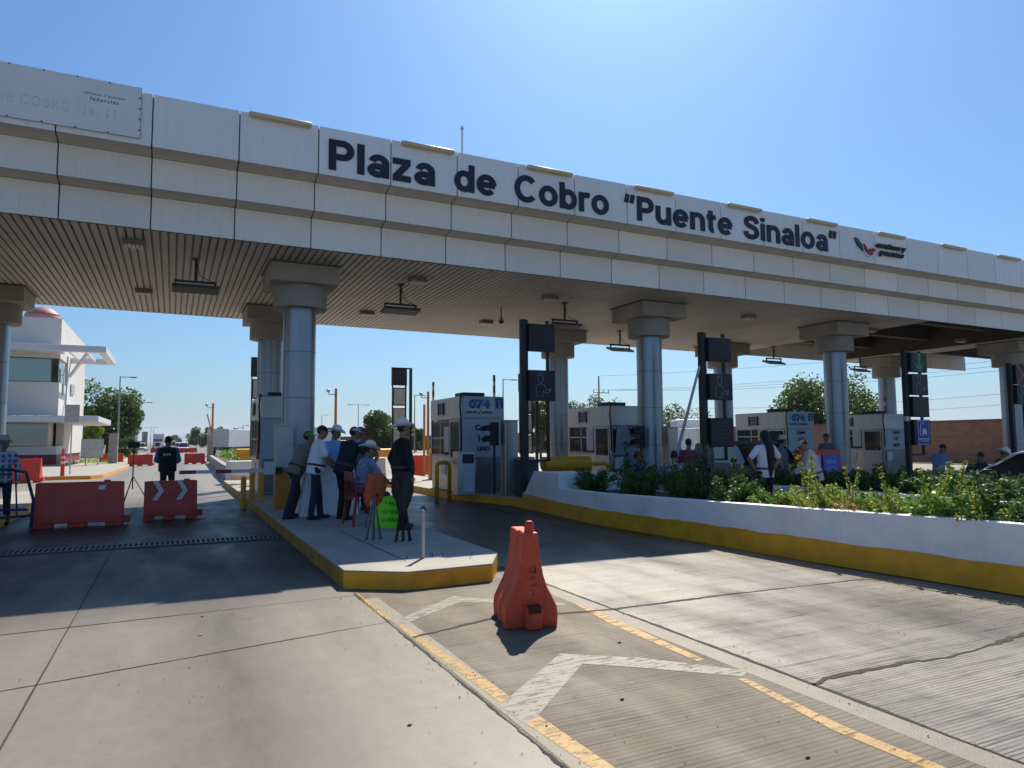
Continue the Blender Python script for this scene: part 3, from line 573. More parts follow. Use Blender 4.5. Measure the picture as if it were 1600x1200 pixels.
# ------------------------------------------------------------ black lane signs
line_ink = mat('pictogram_line', (.42,.46,.48), .6)
def picto(parent, cx, cz, s, y):
    t = MB(); r = .0055
    def P(pts): t.tube([(cx+a*s, y, cz+b*s) for a, b in pts], r, 5)
    P([(-.2,.62),(-.2,.78),(.12,.84),(.12,.7),(-.22,.66),(-.24,.6)])
    P([(-.2,.6),(-.2,.35),(-.1,.2),(.04,.2),(.12,.35),(.12,.68)])
    P([(-.08,.2),(-.1,.12),(-.3,.08),(-.36,-.05),(-.36,-.62),(.12,-.62),(.12,-.3)])
    P([(.02,.2),(.04,.12),(.22,.06),(.34,-.22),(.62,-.2),(.7,-.14),(.55,-.3),(.66,-.28),(.5,-.4),(.3,-.4),(.14,-.3)])
    t.build('pictogram', line_ink, parent)
def lane_sign(x, y, zt, label, panels, x0=0.): # panels: list of (z centre, height, kind)
    S_ = empty('lane_signal_post', (x, y, .2), label=label, cat='lane sign', group='black lane signs facing the camera')
    H = zt-.2
    MB().box(-.52,-.07,0,-.38,.07,H).build('mast', black_paint, S_, bevel=.008)
    MB().box(.24,-.03,.9,.31,.03,H).box(-.36,-.03,.9,-.31,.03,H).box(-.38,-.03,.88,.31,.03,.93).build('frame_rails', black_paint, S_)
    MB().cbox(-.45,0,.02,.3,.3,.04).build('base_plate', black_paint, S_)
    for zc_, h_, kind in panels:
        p = MB().box(-.34,-.16,zc_-h_/2,.42,-.03,zc_+h_/2).build('sign_panel', black_paint, S_, bevel=.01)
        if kind == 'man': picto(p, 0, zc_-.02, .42, -.163)
        if kind == 'text':
            t = MB()
            for k in range(6): t.box(-.24,-.164,zc_-.25+.1*k,.3-.08*(k % 2),-.161,zc_-.243+.1*k)
            t.build('text_lines', mat('dim_line', (.1,.12,.14), .6), p)
        if kind in ('green', 'red', 'off'):
            m = {'green': mat('green_led', (.02,.3,.12), .4, emit=(.05,1,.4,.12)), 'red': mat('red_led', (.4,.03,.02), .4, emit=(1,.12,.04,.25)), 'off': mat('dead_led', (.035,.04,.05), .4)}[kind]
            t = MB(); n = 8
            for i in range(n):
                for j in range(n):
                    a, b_ = (i-3.5)/3.5, (j-3.5)/3.5
                    if kind == 'off' or (kind == 'red' and (abs(abs(a)-abs(b_)) < .05)) or (kind == 'green' and ((abs(a) < .2 and b_ > -.9) or abs(abs(a)-.15-(b_+.9)*.7) < .15 and b_ < .1)):
                        t.cbox(.04+a*.26, -.166, zc_+b_*h_*.4, .028, .012, .028)
            t.build('led_dots', m, p)
    return S_
s1 = lane_sign(8.6, 16.35, 4.78, 'tall black lane sign on white planter end, pictogram panel, lowest frame empty', [(4.1,.72,'off'),(2.85,.8,'man')])
s2 = lane_sign(12.75, 14.3, 4.4, 'black lane sign with a white pole leaning against it', [(3.75,.62,'off'),(2.78,.68,'man'),(1.6,.75,'text')])
s3 = lane_sign(21.1, 14.6, 4.38, 'black lane sign lit green with blue car sign below', [(3.8,.62,'green'),(3.1,.66,'man'),(2.4,.64,'text'),(1.6,.8,'none')])
s4 = lane_sign(26.6, 14.6, 4.2, 'black lane sign with red lit cross at far right', [(3.6,.66,'red'),(2.9,.66,'man')])
tg = MB().box(-.2,-.172,1.22,.34,-.163,1.98).build('toll_tag_sign', paper, s3); MB().box(-.18,-.176,1.42,.32,-.172,1.96).box(-.18,-.176,1.24,.32,-.172,1.39).build('blue_field', blue_panel, tg)
t = MB().tube([(-.1,-.18,1.5),(-.12,-.18,1.62),(-.06,-.18,1.88),(.08,-.18,1.9)], .012, 6).cbox(.1,-.18,1.6,.22,.012,.09).cbox(.1,-.18,1.68,.14,.012,.08).cbox(.02,-.18,1.53,.04,.012,.05).cbox(.18,-.18,1.53,.04,.012,.05); t.build('car_symbol', paper, tg)
text('Multitag', paper, tg, (-.14,-.18,1.28), RF, w=.42, depth=.003, bold=.02)
bx = MB().box(-.66,-.12,1.95,-.5,-.04,2.1).build('junction_box', alu_grey, s3)
# rear facing signs
grey_back = mat('sign_back_grey', (.45,.45,.45), .6, .2, var=.15, vs_=4, dirt=.3, dirtcol=(.25,.24,.23))
def rear_sign(x, y, zt, label):
    S_ = empty('rear_lane_sign', (x, y, .2), label=label, cat='lane sign', group='lane signs seen from the back'); H = zt-.2
    MB().box(.36,-.05,0,.46,.05,H).build('mast', black_paint, S_); MB().box(.36,-.05,H-.05,-.36,.05,H).build('top_rail', black_paint, S_)
    MB().box(-.38,-.05,H-.72,.24,.06,H).build('lamp_box', black_paint, S_)
    for k in range(3):
        z = H-.8-.82*k; p = MB().box(-.34,-.02,z-.74,.22,.04,z).build('sign_back', black_paint, S_, bevel=.03); MB().box(-.29,-.026,z-.69,.17,-.018,z-.05).build('back_plate', grey_back, p, bevel=.02)
    MB().box(-.36,-.03,.9,-.32,.05,H-.7).box(.18,-.03,.9,.23,.05,H-.7).build('frame_rails', black_paint, S_)
rear_sign(2.9, 27.4, 4.75, 'back of a lane sign behind the leftmost toll booth'); rear_sign(8.25, 27.6, 4.6, 'back of a lane sign left of the large 074 booth'); rear_sign(12.8, 25.3, 4.3, 'back of a lane sign seen left of the first black sign')
# raised striped barrier arms behind the booths
stripe_w = mat('stripe_white', (.6,.6,.62), .5); stripe_r = mat('stripe_maroon', (.22,.03,.05), .5); orange_metal = mat('orange_metal', (.55,.2,.03), .5, var=.15, vs_=6, dirt=.2, dirtcol=(.25,.1,.04))
def raised_arm(px, ptop, w, label, zb=.2):
    p = gw(px, ptop, w); a = empty('raised_barrier', (p.x, p.y, zb), label=label, cat='barrier gate', group='raised striped barrier arms behind the booths')
    MB().box(-.15,-.15,0,.15,.15,1.0).build('cabinet', orange_metal, a, bevel=.02)
    h = p.z-zb; ar = MB().box(-.035,-.025,.85,.035,.025,h).build('arm', stripe_w, a)
    t = MB(); z = 1.0
    while z < h-.1: t.box(-.037,-.027,z,.037,.027,min(h, z+.26)); z += .42
    t.build('arm_stripes', stripe_r, ar)
for px, pt, w, l in ((408,588,24,'striped arm raised beside the leftmost booth'),(677,597,27,'striped arm raised left of the large 074 booth'),(772,586,25,'striped arm raised above the large 074 booth'),(885,608,27,'striped arm raised in front of a rear column, behind the plain headed booth'),(1241,619,31,'striped arm raised before the big tree'),(1382,620,33,'striped arm raised over the farthest booth')): raised_arm(px, pt, w, l)
# stainless pillars, traffic lights, machines
def pillar(x, y, z0, h, label, w=.32, d=.22, m=steel, orange=0):
    P = empty('steel_pillar', (x, y, z0), label=label, cat='pillar')
    MB().box(-w/2,-d/2,orange,w/2,d/2,h).build('housing', m, P, bevel=.015)
    if orange: MB().box(-w/2+.003,-d/2+.003,0,w/2-.003,d/2-.003,orange-.004).build('base', orange_metal, P)
    MB().box(-w/2-.01,-d/2-.01,h,w/2+.01,d/2+.01,h+.025).build('cap', alu_grey, P); return P
def signal(x, y, z0, label, zl=1.25):
    S_ = empty('traffic_light', (x, y, z0), label=label, cat='traffic light', group='small black lane traffic lights')
    MB().tube([(0,0,0),(0,0,zl)], .035, 10).build('pole', black_paint, S_)
    MB().box(-.1,-.1,zl,.1,.1,zl+.62).build('housing', black_paint, S_, bevel=.02)
    for k in (0, 1):
        z = zl+.17+.29*k; h = MB(); n = 12
        for a0 in range(n-2):
            A0 = -radians(30)+a0*radians(240)/(n-2); A1 = A0+radians(240)/(n-2)
            for sgn in (0,):
                h.add([(-.1+0, .095*cos(A0), z+.095*sin(A0)),(-.1, .095*cos(A1), z+.095*sin(A1)),(-.33, .095*cos(A1), z+.095*sin(A1)-.03),(-.28, .095*cos(A0), z+.095*sin(A0)-.03)], [(0,1,2,3),(3,2,1,0)])
        v = h.build('visor', black_paint, S_); MB().tube([(-.12,0,z),(-.1,0,z)], .085, 16).build('lens', mat('dark_lens', (.06,.02,.02), .2), S_)
p_ = gw(756, 700, 17.8); signal(7.75, 17.3, .2, 'black traffic light in front of the large 074 booth', 1.3)
signal(12.0, 16.6, .2, 'black traffic light in front of the middle column', 1.2)
pillar(8.1, 17.1, .2, 1.95, 'tall steel pillar right of the traffic light by the large 074 booth', .38, .3)
pillar(12.55, 16.0, .2, 1.75, 'tall steel pillar standing right of the middle column', .34, .3)
pillar(9.1, 19.6, .2, 1.75, 'narrow steel pillar seen through the first black lane sign frame', .34, .3)
cab = pillar(2.13, 15.9, .2, 1.78, 'pale barrier gate cabinet with orange base beside the tallest column', .3, .3, mat('cabinet_cream', (.5,.49,.46), .5, .2, var=.06), .86)
cab['category'] = 'barrier gate'; cab.name = 'barrier_gate'
ar = MB().box(-1.98,-.21,.8,-.1,-.17,.87).build('boom_arm', stripe_w, cab); t = MB()
for x in (-1.99,-1.32): t.box(x,-.213,.798,x+.3,-.167,.872)
t.build('arm_stripes', stripe_r, ar); MB().cbox(-.08,-.17,.83,.14,.08,.14).build('pivot', dark_metal, cab)
lan = pillar(2.02, 17.35, .2, .01, 'x'); [bpy.data.objects.remove(c) for c in kids(lan)]; bpy.data.objects.remove(lan)
# coin machine and bin
M1 = empty('ticket_machine', (6.98, 17.55, .2), label='steel ticket machine with pale door in front of the large 074 booth', cat='ticket machine')
MB().box(-.25,-.2,0,.25,.2,1.15).build('housing', steel, M1, bevel=.02); MB().box(-.12,-.212,.1,.2,-.2,.8).build('door', mat('pale_blue_door', (.45,.52,.58), .5), M1); MB().box(-.12,-.212,.84,.2,-.2,1.08).build('display', black_paint, M1)
M2 = empty('waste_bin', (8.42, 16.85, .2), label='dark blue grey bin with grey lid beside the tall steel pillar', cat='bin')
MB().box(-.24,-.24,0,.24,.24,.92).build('body', mat('bin_blue', (.05,.065,.09), .5), M2, bevel=.03); MB().box(-.2,-.2,.93,.22,.2,1.0).build('lid', alu_grey, M2, bevel=.02); MB().tube([(.2,0,.97),(.45,0,.84)], .02, 8).build('handle', alu_grey, M2)
# yellow bollards, U guards and crash tubes
def u_guard(x, y, z0, label, h=.95, w=.3, rz=0):
    B = MB().tube([(-w/2,0,0),(-w/2,0,h-.1),(-w/2+.03,0,h-.03),(-w/2+.1,0,h),(w/2-.1,0,h),(w/2-.03,0,h-.03),(w/2,0,h-.1),(w/2,0,0)], .055, 12).build('bollard_guard', yellow_metal, smooth=True)
    B.location = (x, y, z0); B.rotation_euler = (0,0,rz); return tag(B, label, 'bollard', 'yellow U shaped guards')
u_guard(6.6, 18.1, .0, 'yellow U guard at the kerb in front of the large 074 booth', 1.05, .42, .3)
for i, (px, py, l) in enumerate(((374,783,'leftmost of three slim yellow posts at the island edge'),(383,785,'middle of three slim yellow posts at the island edge'),(393,787,'rightmost of three slim yellow posts at the island edge'))):
    p = gz(px, py, .0 if i == 0 else .2); b = MB().tube([(0,0,0),(0,0,.72),(0,0,.78),(0,0,.8)], [.065,.065,.05,.01], 12).build('yellow_post', yellow_metal, smooth='auto'); b.location = (1.6+.19*i, 18.6-.08*i, 0 if i == 0 else .2); tag(b, l, 'bollard', 'slim yellow posts by the island edge')
def crash_tube(x, y, z0, L_, label, zc_=.62, r=.17, d='x'):
    C = empty('crash_tube', (x, y, z0), label=label, cat='crash guard', group='thick yellow crash tubes'); C.rotation_euler = (0,0,0 if d == 'x' else pi/2)
    MB().tube([(0,0,zc_),(.03,0,zc_),(L_-.03,0,zc_),(L_,0,zc_)], [r*.8,r,r,r*.8], 24).build('tube', yellow_metal, C, smooth='auto')
    for x_ in (.25, L_*.5, L_-.25): MB().tube([(x_,0,0),(x_,0,zc_-r*.6)], .07, 12).build('leg', yellow_metal, C)
crash_tube(9.15, 17.2, .2, 1.5, 'yellow crash tube on the white planter end', .78, .2)
for x_, l_ in ((9.9, 'left'), (10.9, 'right')): pass
u_guard(11.1, 17.4, .2, 'yellow U guard between the crash tube and the plain headed booth', .75, .6)
crash_tube(15.0, 14.6, .2, 1.3, 'yellow crash tube beside the black pickup', .55, .18)
p = gz(400,724); crash_tube(gw(368,712,31).x, gw(368,712,31).y, .2, 1.0, 'yellow crash tube on the sunlit island behind the leftmost booth', 1.0, .16)
bpy.data.objects[-1] if False else None
crash_tube(11.0, 32, .2, 3.4, 'long yellow crash tube seen beyond the large 074 booth', .9, .2)
crash_tube(7.2, 33, .2, 2.6, 'yellow crash tube seen between the seated man and the standing man', .9, .2)
crash_tube(24.5, 13.4, .2, 1.6, 'yellow crash tube behind the table at far right', .62, .18)
# concrete blocks
def jersey(x, y, L_, label, rz=0, m=None, h=.8, z0=0, wb=.55, wt=.2):
    pr = [(-wb/2,0),(wb/2,0),(wb/2,.12*h),(wt*.8,.4*h),(wt/2,h),(-wt/2,h),(-wt*.8,.4*h),(-wb/2,.12*h)]
    b = MB().extr(pr, (-L_/2,0,0), (L_/2,0,0), (0,1,0), (0,0,1)).build('concrete_barrier', m or white_paint, fix=True, bevel=.02); b.location = (x, y, z0); b.rotation_euler = (0,0,rz); return tag(b, label, 'concrete barrier', 'white concrete barriers')
blk = MB().prism([(-.62,-.3),(.52,-.3),(.52,.3),(-.62,.3)], 0, .02)
blk = MB().add([(-.62,-.3,0),(.5,-.3,0),(.5,.35,0),(-.62,.35,0),(-.5,-.2,.98),(.42,-.2,.98),(.42,.25,.98),(-.5,.25,.98)], [(0,3,2,1),(4,5,6,7),(0,1,5,4),(1,2,6,5),(2,3,7,6),(3,0,4,7)]).build('concrete_block', white_paint, bevel=.03)
blk.location = (2.82, 14.15, .2); blk['label'] = 'white concrete block the group of men leans on'; blk['category'] = 'concrete block'
jersey(6.5, 27.0, 2.0, 'white concrete barrier in sun between the seated man and the man in black', .2, h=1.0); jersey(5.2, 25.5, 1.3, 'stepped white concrete barrier just right of the seated man', 1.2, h=.95); jersey(12.5, 29, 3.5, 'white concrete barrier beyond the dark blue grey bin', 0, h=.85)
jersey(2.6, 30.2, 1.2, 'white concrete block on the sunlit island behind the boom arm', 0.1, h=.9, wb=.9, wt=.8)
# red water barriers
def barrier_mesh(L_=1.9, h=1.0, wb=.46, wt=.14):
    t = MB(); hw = [(0,wb/2),(.16,wb/2),(.3,wb*.42),(.5,wb*.3),(.72,wt*.75),(.93,wt/2),(1.0,wt/2)]; n = 14
    prof = [(-w_, z*h) for z, w_ in hw]+[(w_, z*h) for z, w_ in reversed(hw)]; k = len(prof); vs = []
    for i in range(n+1):
        x = -L_/2+L_*i/n; e = abs(2*i/n-1); ins = .0 if e < .99 else .03
        vs += [(x, y*(1-ins-.1*(e > .8)*(z < .2)), z*(1-ins*.3)) for y, z in prof]
    t.add(vs, [(i*k+j, i*k+(j+1) % k, (i+1)*k+(j+1) % k, (i+1)*k+j) for i in range(n) for j in range(k)]+[tuple(range(k-1, -1, -1)), tuple(n*k+j for j in range(k))]); return t
def water_barrier(loc, hd, label, m=orange_plastic, L_=1.9, h=1.0, chev=False, group='orange plastic water barriers', sticker=False):
    B = empty('water_barrier', loc, label=label, cat='traffic barrier', group=group); B.rotation_euler = (0,0,radians(hd))
    body = MB(); s = barrier_mesh(L_, h-.09); s.v = [(x,y,z+.09) for x,y,z in s.v]; body.add(s.v, s.f)
    for x in (-L_*.4, -L_*.02, L_*.4): body.box(x-L_*.1, -.2, 0, x+L_*.1, .2, .1)
    b = body.build('body', m, B, bevel=.015, fix=True)
    MB().box(L_/2-.01,-.11,.05,L_/2+.12,.11,.2).build('lug', m, B, bevel=.01); MB().tube([(L_*.3,0,h-.01),(L_*.3,0,h+.03)], .06, 14).build('filler_cap', m, B)
    if chev:
        for s_ in (-.26, .2): 
            z = .62; c = [(s_-.1,.2),(s_-.0,.2),(s_+.12,0),(s_+.0,-.2),(s_-.1,-.2),(s_+.02,0)]
            yv = lambda dz: -(.17-.15*(z+dz-.5)) -.02
            MB().add([(a, -.158+(.10*(z+d-.42)), z+d) for a, d in c]+[(a, -.150+(.10*(z+d-.42)), z+d) for a, d in c], [(0,1,2,5),(5,2,3,4),(0,1,7,6),(1,2,8,7),(2,3,9,8),(3,4,10,9),(4,5,11,10),(5,0,6,11)]).build('white_chevron', paper, B)
    if sticker: MB().add([(.3,-.118,.72),(.42,-.118,.72),(.45,-.112,.8),(.33,-.112,.8)], [(0,1,2,3)]).build('sticker', paper, B)
    return B
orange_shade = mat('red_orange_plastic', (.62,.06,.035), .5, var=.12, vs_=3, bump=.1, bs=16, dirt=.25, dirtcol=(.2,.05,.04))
water_barrier((-1.6, 16.35, 0), -2, 'large dull red water barrier in shade at the lane entrance, small white sticker', orange_shade, 1.5, .87, sticker=True)
water_barrier((.0, 17.0, 0), 3, 'dull red water barrier with two white chevrons', orange_shade, 1.02, .82, chev=True)
for (px, py, Lb, l, m) in ((38,753,1.2,'sunlit orange barrier behind the man in plaid shirt',None),(174,724,1.65,'sunlit orange barrier behind the thin concrete post',None),(219,727,1.6,'sunlit orange barrier behind the camera tripod',None),(304,724,1.45,'sunlit orange barrier right of the man in dark vest',None)):
    p = gz(px, py+1); water_barrier((p.x, p.y, 0), 0 if px > 100 else -8, l, L_=Lb, h=1.0 if px < 100 else .82)
for (px, py, l) in ((245,706,'far orange barrier under the white lorry'),(277,706,'far orange barrier in front of the white cars, left one'),(291,706,'far orange barrier in front of the white cars, right one'),(304,706,'far orange barrier on end right of the white cars')):
    p = gw(px, py, 120); water_barrier((p.x, p.y, 0), 5, l, L_=.7 if px == 304 else 1.9, h=.8)
for (x, y, l, a) in ((10.3,31.5,'red barrier behind the worker in the green vest',0),(22.5,24,'orange barrier standing beside the farthest booth',30)): water_barrier((x,y,0), a, l)
# foreground barrier seen end-on
FB = empty('water_barrier', (2.91, 5.82, 0), label='faded orange water barrier standing end-on alone in the foreground', cat='traffic barrier', group='orange plastic water barriers'); FB.rotation_euler = (0,0,radians(-14)); FB.scale = (.83,.83,.83)
t = MB(); Ln = .7; hts = [(0,.285),(.12,.29),(.21,.282),(.31,.232),(.41,.18),(.53,.138),(.68,.11),(.84,.09),(.985,.078)]
def fprof(k): return [(-w_*k, z) for z, w_ in hts]+[(w_*k, z) for z, w_ in reversed(hts)]
ys_ = [0,.03,.10,.14,.3,.34,.42,.46,.6,Ln-.03,Ln]; ks = [.96,1,1,.9,.9,1.0,1.0,.9,.9,1,.96]; kk = 18; vs = []
for y_, k_ in zip(ys_, ks): vs += [(x, y_-.28, z*(1 if y_ < .34 or z < .5 else .985)) for x, z in fprof(k_)]
n = len(ys_); t.add(vs, [(i*kk+j, i*kk+(j+1) % kk, (i+1)*kk+(j+1) % kk, (i+1)*kk+j) for i in range(n-1) for j in range(kk)]+[tuple(range(kk-1, -1, -1)), tuple((n-1)*kk+j for j in range(kk))])
t.build('body', orange_faded, FB, bevel=.018, fix=True)
MB().add([(-.07,-.38,.0),(.09,-.38,0),(.1,-.27,0),(-.08,-.27,0),(-.08,-.395,.22),(.1,-.395,.22),(.1,-.27,.26),(-.08,-.27,.26)], [(0,3,2,1),(4,5,6,7),(0,1,5,4),(1,2,6,5),(2,3,7,6),(3,0,4,7)]).build('socket_lug', orange_faded, FB, bevel=.02)
MB().box(-.058,-.398,.175,.078,-.31,.25).build('socket_hole', mat('socket_dark', (.1,.02,.015), .8), FB)
MB().tube([(.0,-.2,.97),(.0,-.2,1.07),(.0,-.2,1.085),(0,-.2,1.1)], [.06,.05,.042,.03], 8).build('top_peg', orange_plastic, FB, bevel=.006)
t = MB(); 
for a in ([(-.02,.62),(-.03,.58),(.0,.57),(.03,.59),(.03,.63)],[(.03,.64),(.035,.56)],[(-.02,.5),(.01,.53),(.03,.5),(.01,.47),(-.02,.5)],[(-.01,.43),(.03,.44)],[(.04,.46),(.05,.44)],[(0,.35),(.03,.35)]): t.tube([(x+.01,-.2845,z) for x, z in a], .004, 5)
t.build('scratched_marks', mat('dark_scratch', (.12,.03,.025), .8), FB)
# ============================================================ PEOPLE
skin_m = mat('skin', (.3,.15,.09), .55, var=.08, vs_=20, bump=.1, bs=80)
hair_m = mat('dark_hair', (.012,.01,.009), .6, bump=.6, bs=120, stretch=(1,1,.2)); eye_m = mat('eye', (.02,.015,.012), .2)
hat_m = mat('straw_hat', (.82,.78,.7), .7, var=.08, vs_=8, bump=.3, bs=120); belt_m = mat('brown_belt', (.08,.04,.02), .5); shoe_m = mat('dark_shoe', (.02,.018,.016), .5)
def voxel(mb, name, m, parent, vox, sm=4):
    me = mb.mesh(name); o = bpy.data.objects.new(name, me); SC.collection.objects.link(o)
    r = o.modifiers.new('r', 'REMESH'); r.mode = 'VOXEL'; r.voxel_size = vox; s = o.modifiers.new('s', 'SMOOTH'); s.factor = .5; s.iterations = sm
    dg = bpy.context.evaluated_depsgraph_get(); m2 = bpy.data.meshes.new_from_object(o.evaluated_get(dg)); bpy.data.objects.remove(o); bpy.data.meshes.remove(me)
    m2.name = name; m2.materials.clear(); m2.materials.append(m); m2.shade_smooth(); o = bpy.data.objects.new(name, m2); SC.collection.objects.link(o); o.parent = parent; return o
def ik(a, b_, l1, l2, hint):
    a, b_, hint = Vector(a), Vector(b_), Vector(hint); d = b_-a; L = min(max(d.length, .05), (l1+l2)*.999); dn = d.normalized(); b2 = a+dn*L
    x = (l1*l1-l2*l2+L*L)/(2*L); h = math.sqrt(max(0, l1*l1-x*x)); hp = hint-dn*hint.dot(dn); hp = hp.normalized() if hp.length > 1e-5 else Vector((0,1,0))
    return a+dn*x+hp*h, b2
def person(loc, hd, label, H=1.72, hip=(0,0,.93), lean=0, side=0, twist=0, feet=((-.11,0,0),(.12,.03,0)), hands=((-.27,.08,.82),(.27,.08,.82)), elbow=((-.6,-1,0),(.6,-1,0)), knee=(0,1,0),
           head=(0,0), shirt=None, pants=None, hat=None, hatm=None, hairy='short', sleeve='short', vest=None, belly=.0, vox=.013, belt=True, shoes=None, wide=1., group='people standing about the toll plaza', backtext=None, legs=True, skirt=False):
    P = empty('person', loc, hd, label=label, cat='person', group=group); s = H/1.72; P.scale = (s, s, s)
    hip = Vector(hip); Rt = Matrix.Rotation(-radians(lean), 3, 'X') @ Matrix.Rotation(radians(side), 3, 'Y') @ Matrix.Rotation(-radians(twist), 3, 'Z')
    X, Y, Z = Rt @ Vector((1,0,0)), Rt @ Vector((0,1,0)), Rt @ Vector((0,0,1))
    def T(x, y, z): return hip+X*x+Y*y+Z*z
    def ring(x, y, z, a, b_): return (T(x, y, z), X*a, Y*b_)
    W_ = wide
    def torso(g, z0=-.1, z1=.56, neck=True):
        R = [ring(0,0,z0,.155*W_+g,.115+g+belly*.6), ring(0,.005,.05,.16*W_+g,.115+g+belly), ring(0,.0,.18,.15*W_+g,.11+g+belly*.8), ring(0,-.005,.30,.165*W_+g,.118+g+belly*.3), ring(0,-.01,.40,.175*W_+g,.12+g), ring(0,-.015,.475,.15*W_+g,.095+g), ring(0,-.01,.52,.09+g,.07+g)]
        return R
    shl = [T(sx*.175*W_, -.01, .455) for sx in (-1, 1)]
    nb = T(0, -.005, .52); hn = Rt @ Vector((0,0,1)); hp_, hy_ = head
    Hm = Matrix.Rotation(-radians(hy_), 3, 'Z') @ Matrix.Rotation(-radians(hp_), 3, 'X')
    hc = nb+hn*.062+(Hm @ Vector((0,.02,.095)))
    Hx, Hy, Hz = Hm @ Vector((1,0,0)), Hm @ Vector((0,1,0)), Hm @ Vector((0,0,1))
    def HP(x, y, z): return hc+Hx*x+Hy*y+Hz*z
    M3 = Matrix((Hx, Hy, Hz)).transposed()
    body = MB(); body.rings(torso(-.012)); body.limb(nb-hn*.03, hc-Hz*.06-Hy*.015, .058, .054)
    body.sph(HP(0,-.008,.025), .073, .092, .095, n=18, m_=12, M_=M3); body.sph(HP(0,.03,-.035), .056, .062, .075, n=16, m_=10, M_=M3); body.sph(HP(0,.05,-.085), .03, .03, .028, M_=M3)
    body.sph(HP(0,.096,-.012), .014, .02, .024, n=8, m_=6, M_=M3); body.sph(HP(0,.078,.03), .05, .016, .014, n=10, m_=6, M_=M3); body.sph(HP(0,.08,-.055), .026, .016, .012, n=8, m_=6, M_=M3)
    for sx in (-1, 1): body.sph(HP(sx*.076,-.005,-.002), .011, .02, .032, n=8, m_=6, M_=M3); body.sph(HP(sx*.042,.06,-.02), .022,.022,.022, n=8, m_=6, M_=M3)
    arms = []; hand_mb = MB()
    for i, sx in enumerate((-1, 1)):
        el, wr = ik(shl[i], hands[i], .285, .255, elbow[i]); arms.append((shl[i], el, wr))
        body.limb(shl[i], el, .05, .041); body.limb(el, el.lerp(wr, .3), .041, .042); body.limb(el.lerp(wr, .3), wr, .042, .027)
        d = (wr-el).normalized(); a = d.cross(Vector((0,0,1)) if abs(d.z) < .9 else Vector((0,1,0))).normalized(); b_ = d.cross(a).normalized()
        if abs(d.z) > .6: a, b_ = b_, a           # palm faces the thigh
        if abs(d.z) > .6 and a.y < 0: a = -a
        if b_.x*sx > 0: b_ = -b_
        Mh = Matrix((a, d, b_)).transposed(); body.sph(wr+d*.045, .038, .055, .017, n=12, m_=8, M_=Mh)
        for k in range(4):
            o_ = (k-1.5)*.019; ln = (.068,.078,.075,.06)[k]; r_ = .0088
            p0 = wr+d*.085+a*o_; p1 = p0+d*ln*.5+b_*.012; p2 = p1+d*ln*.38+b_*.03
            body.limb(p0, p1, r_+.001, r_, n=8); body.limb(p1, p2, r_, r_*.85, n=8)
        p0 = wr+d*.025+a*.034; body.limb(p0, p0+d*.035+a*.022+b_*.01, .0115, .01, n=8); body.limb(p0+d*.035+a*.022+b_*.01, p0+d*.066+a*.026+b_*.022, .01, .008, n=8)
    legp = []
    for i, sx in enumerate((-1, 1)):
        h0 = hip+Vector((sx*.085, 0, -.02)); an = Vector(feet[i])+Vector((0,0,.085)); kn, an = ik(h0, an, .425, .405, knee); legp.append((h0, kn, an))
        if legs: body.limb(h0, kn, .07, .05); body.limb(kn, kn.lerp(an, .35), .05, .053); body.limb(kn.lerp(an, .35), an, .053, .034); body.limb(an, an+Vector((0,.03,-.045)), .034, .03)
    if legs: body.limb(legp[0][0], legp[1][0], .07, .07)
    voxel(body, 'body', skin_m, P, min(vox, .0095) if vox < .014 else vox, 2)
    MB().sph(HP(-.03,.079,.012), .009, n=8, m_=6).sph(HP(.03,.079,.012), .009, n=8, m_=6).build('eyes', eye_m, P, smooth=True)
    MB().sph(HP(0,.093,-.058), .02,.006,.004, n=8, m_=6, M_=M3).build('mouth', mat('lips', (.2,.07,.05), .5), P)
    # shirt
    sh = MB(); sh.rings(torso(.012, z0=-.11)); sh.limb(shl[0], shl[1], .062, .062)
    for sx, (a, e_, w_) in zip((-1, 1), arms):
        if sleeve == 'long': sh.limb(a, e_, .064, .054); sh.limb(e_, w_, .054, .036)
        elif sleeve == 'short': sh.limb(a, a.lerp(e_, .75), .066, .062)
        else: sh.limb(a, a.lerp(e_, .12), .06, .06)
    sh.limb(nb-hn*.045, nb-hn*.005, .07, .062)
    # folds: small oblique ridges on waist and elbows
    rr = random.Random(len(label)*7+int(abs(loc[0])*13))
    for k in range(9):
        z = rr.uniform(0, .42); a0 = rr.uniform(0, 2*pi); gx, gy_ = .158*W_+.014, .113+.014+belly*.7
        pts = [T(gx*cos(a0+t_), gy_*sin(a0+t_), z+t_*rr.uniform(-.12,.12)) for t_ in (0,.25,.5,.75)]
        for p0, p1 in zip(pts, pts[1:]): sh.limb(p0, p1, .012, .012, n=6)
    so_ = voxel(sh, 'shirt', shirt, P, vox, 3)
    if vest:
        v = MB(); v.rings([(c, a*1.06, b_*1.1) for c, a, b_ in torso(.026, z0=-.1)]); v.limb(shl[0]*.82+shl[1]*.18, shl[1]*.82+shl[0]*.18, .068, .068); vo = voxel(v, 'vest', vest, P, vox, 3)
        if backtext: text(backtext, paper, P, T(.09,-.185,.3), (pi/2-radians(lean), 0, pi), w=.18, h=.06, depth=.02, bold=.03)
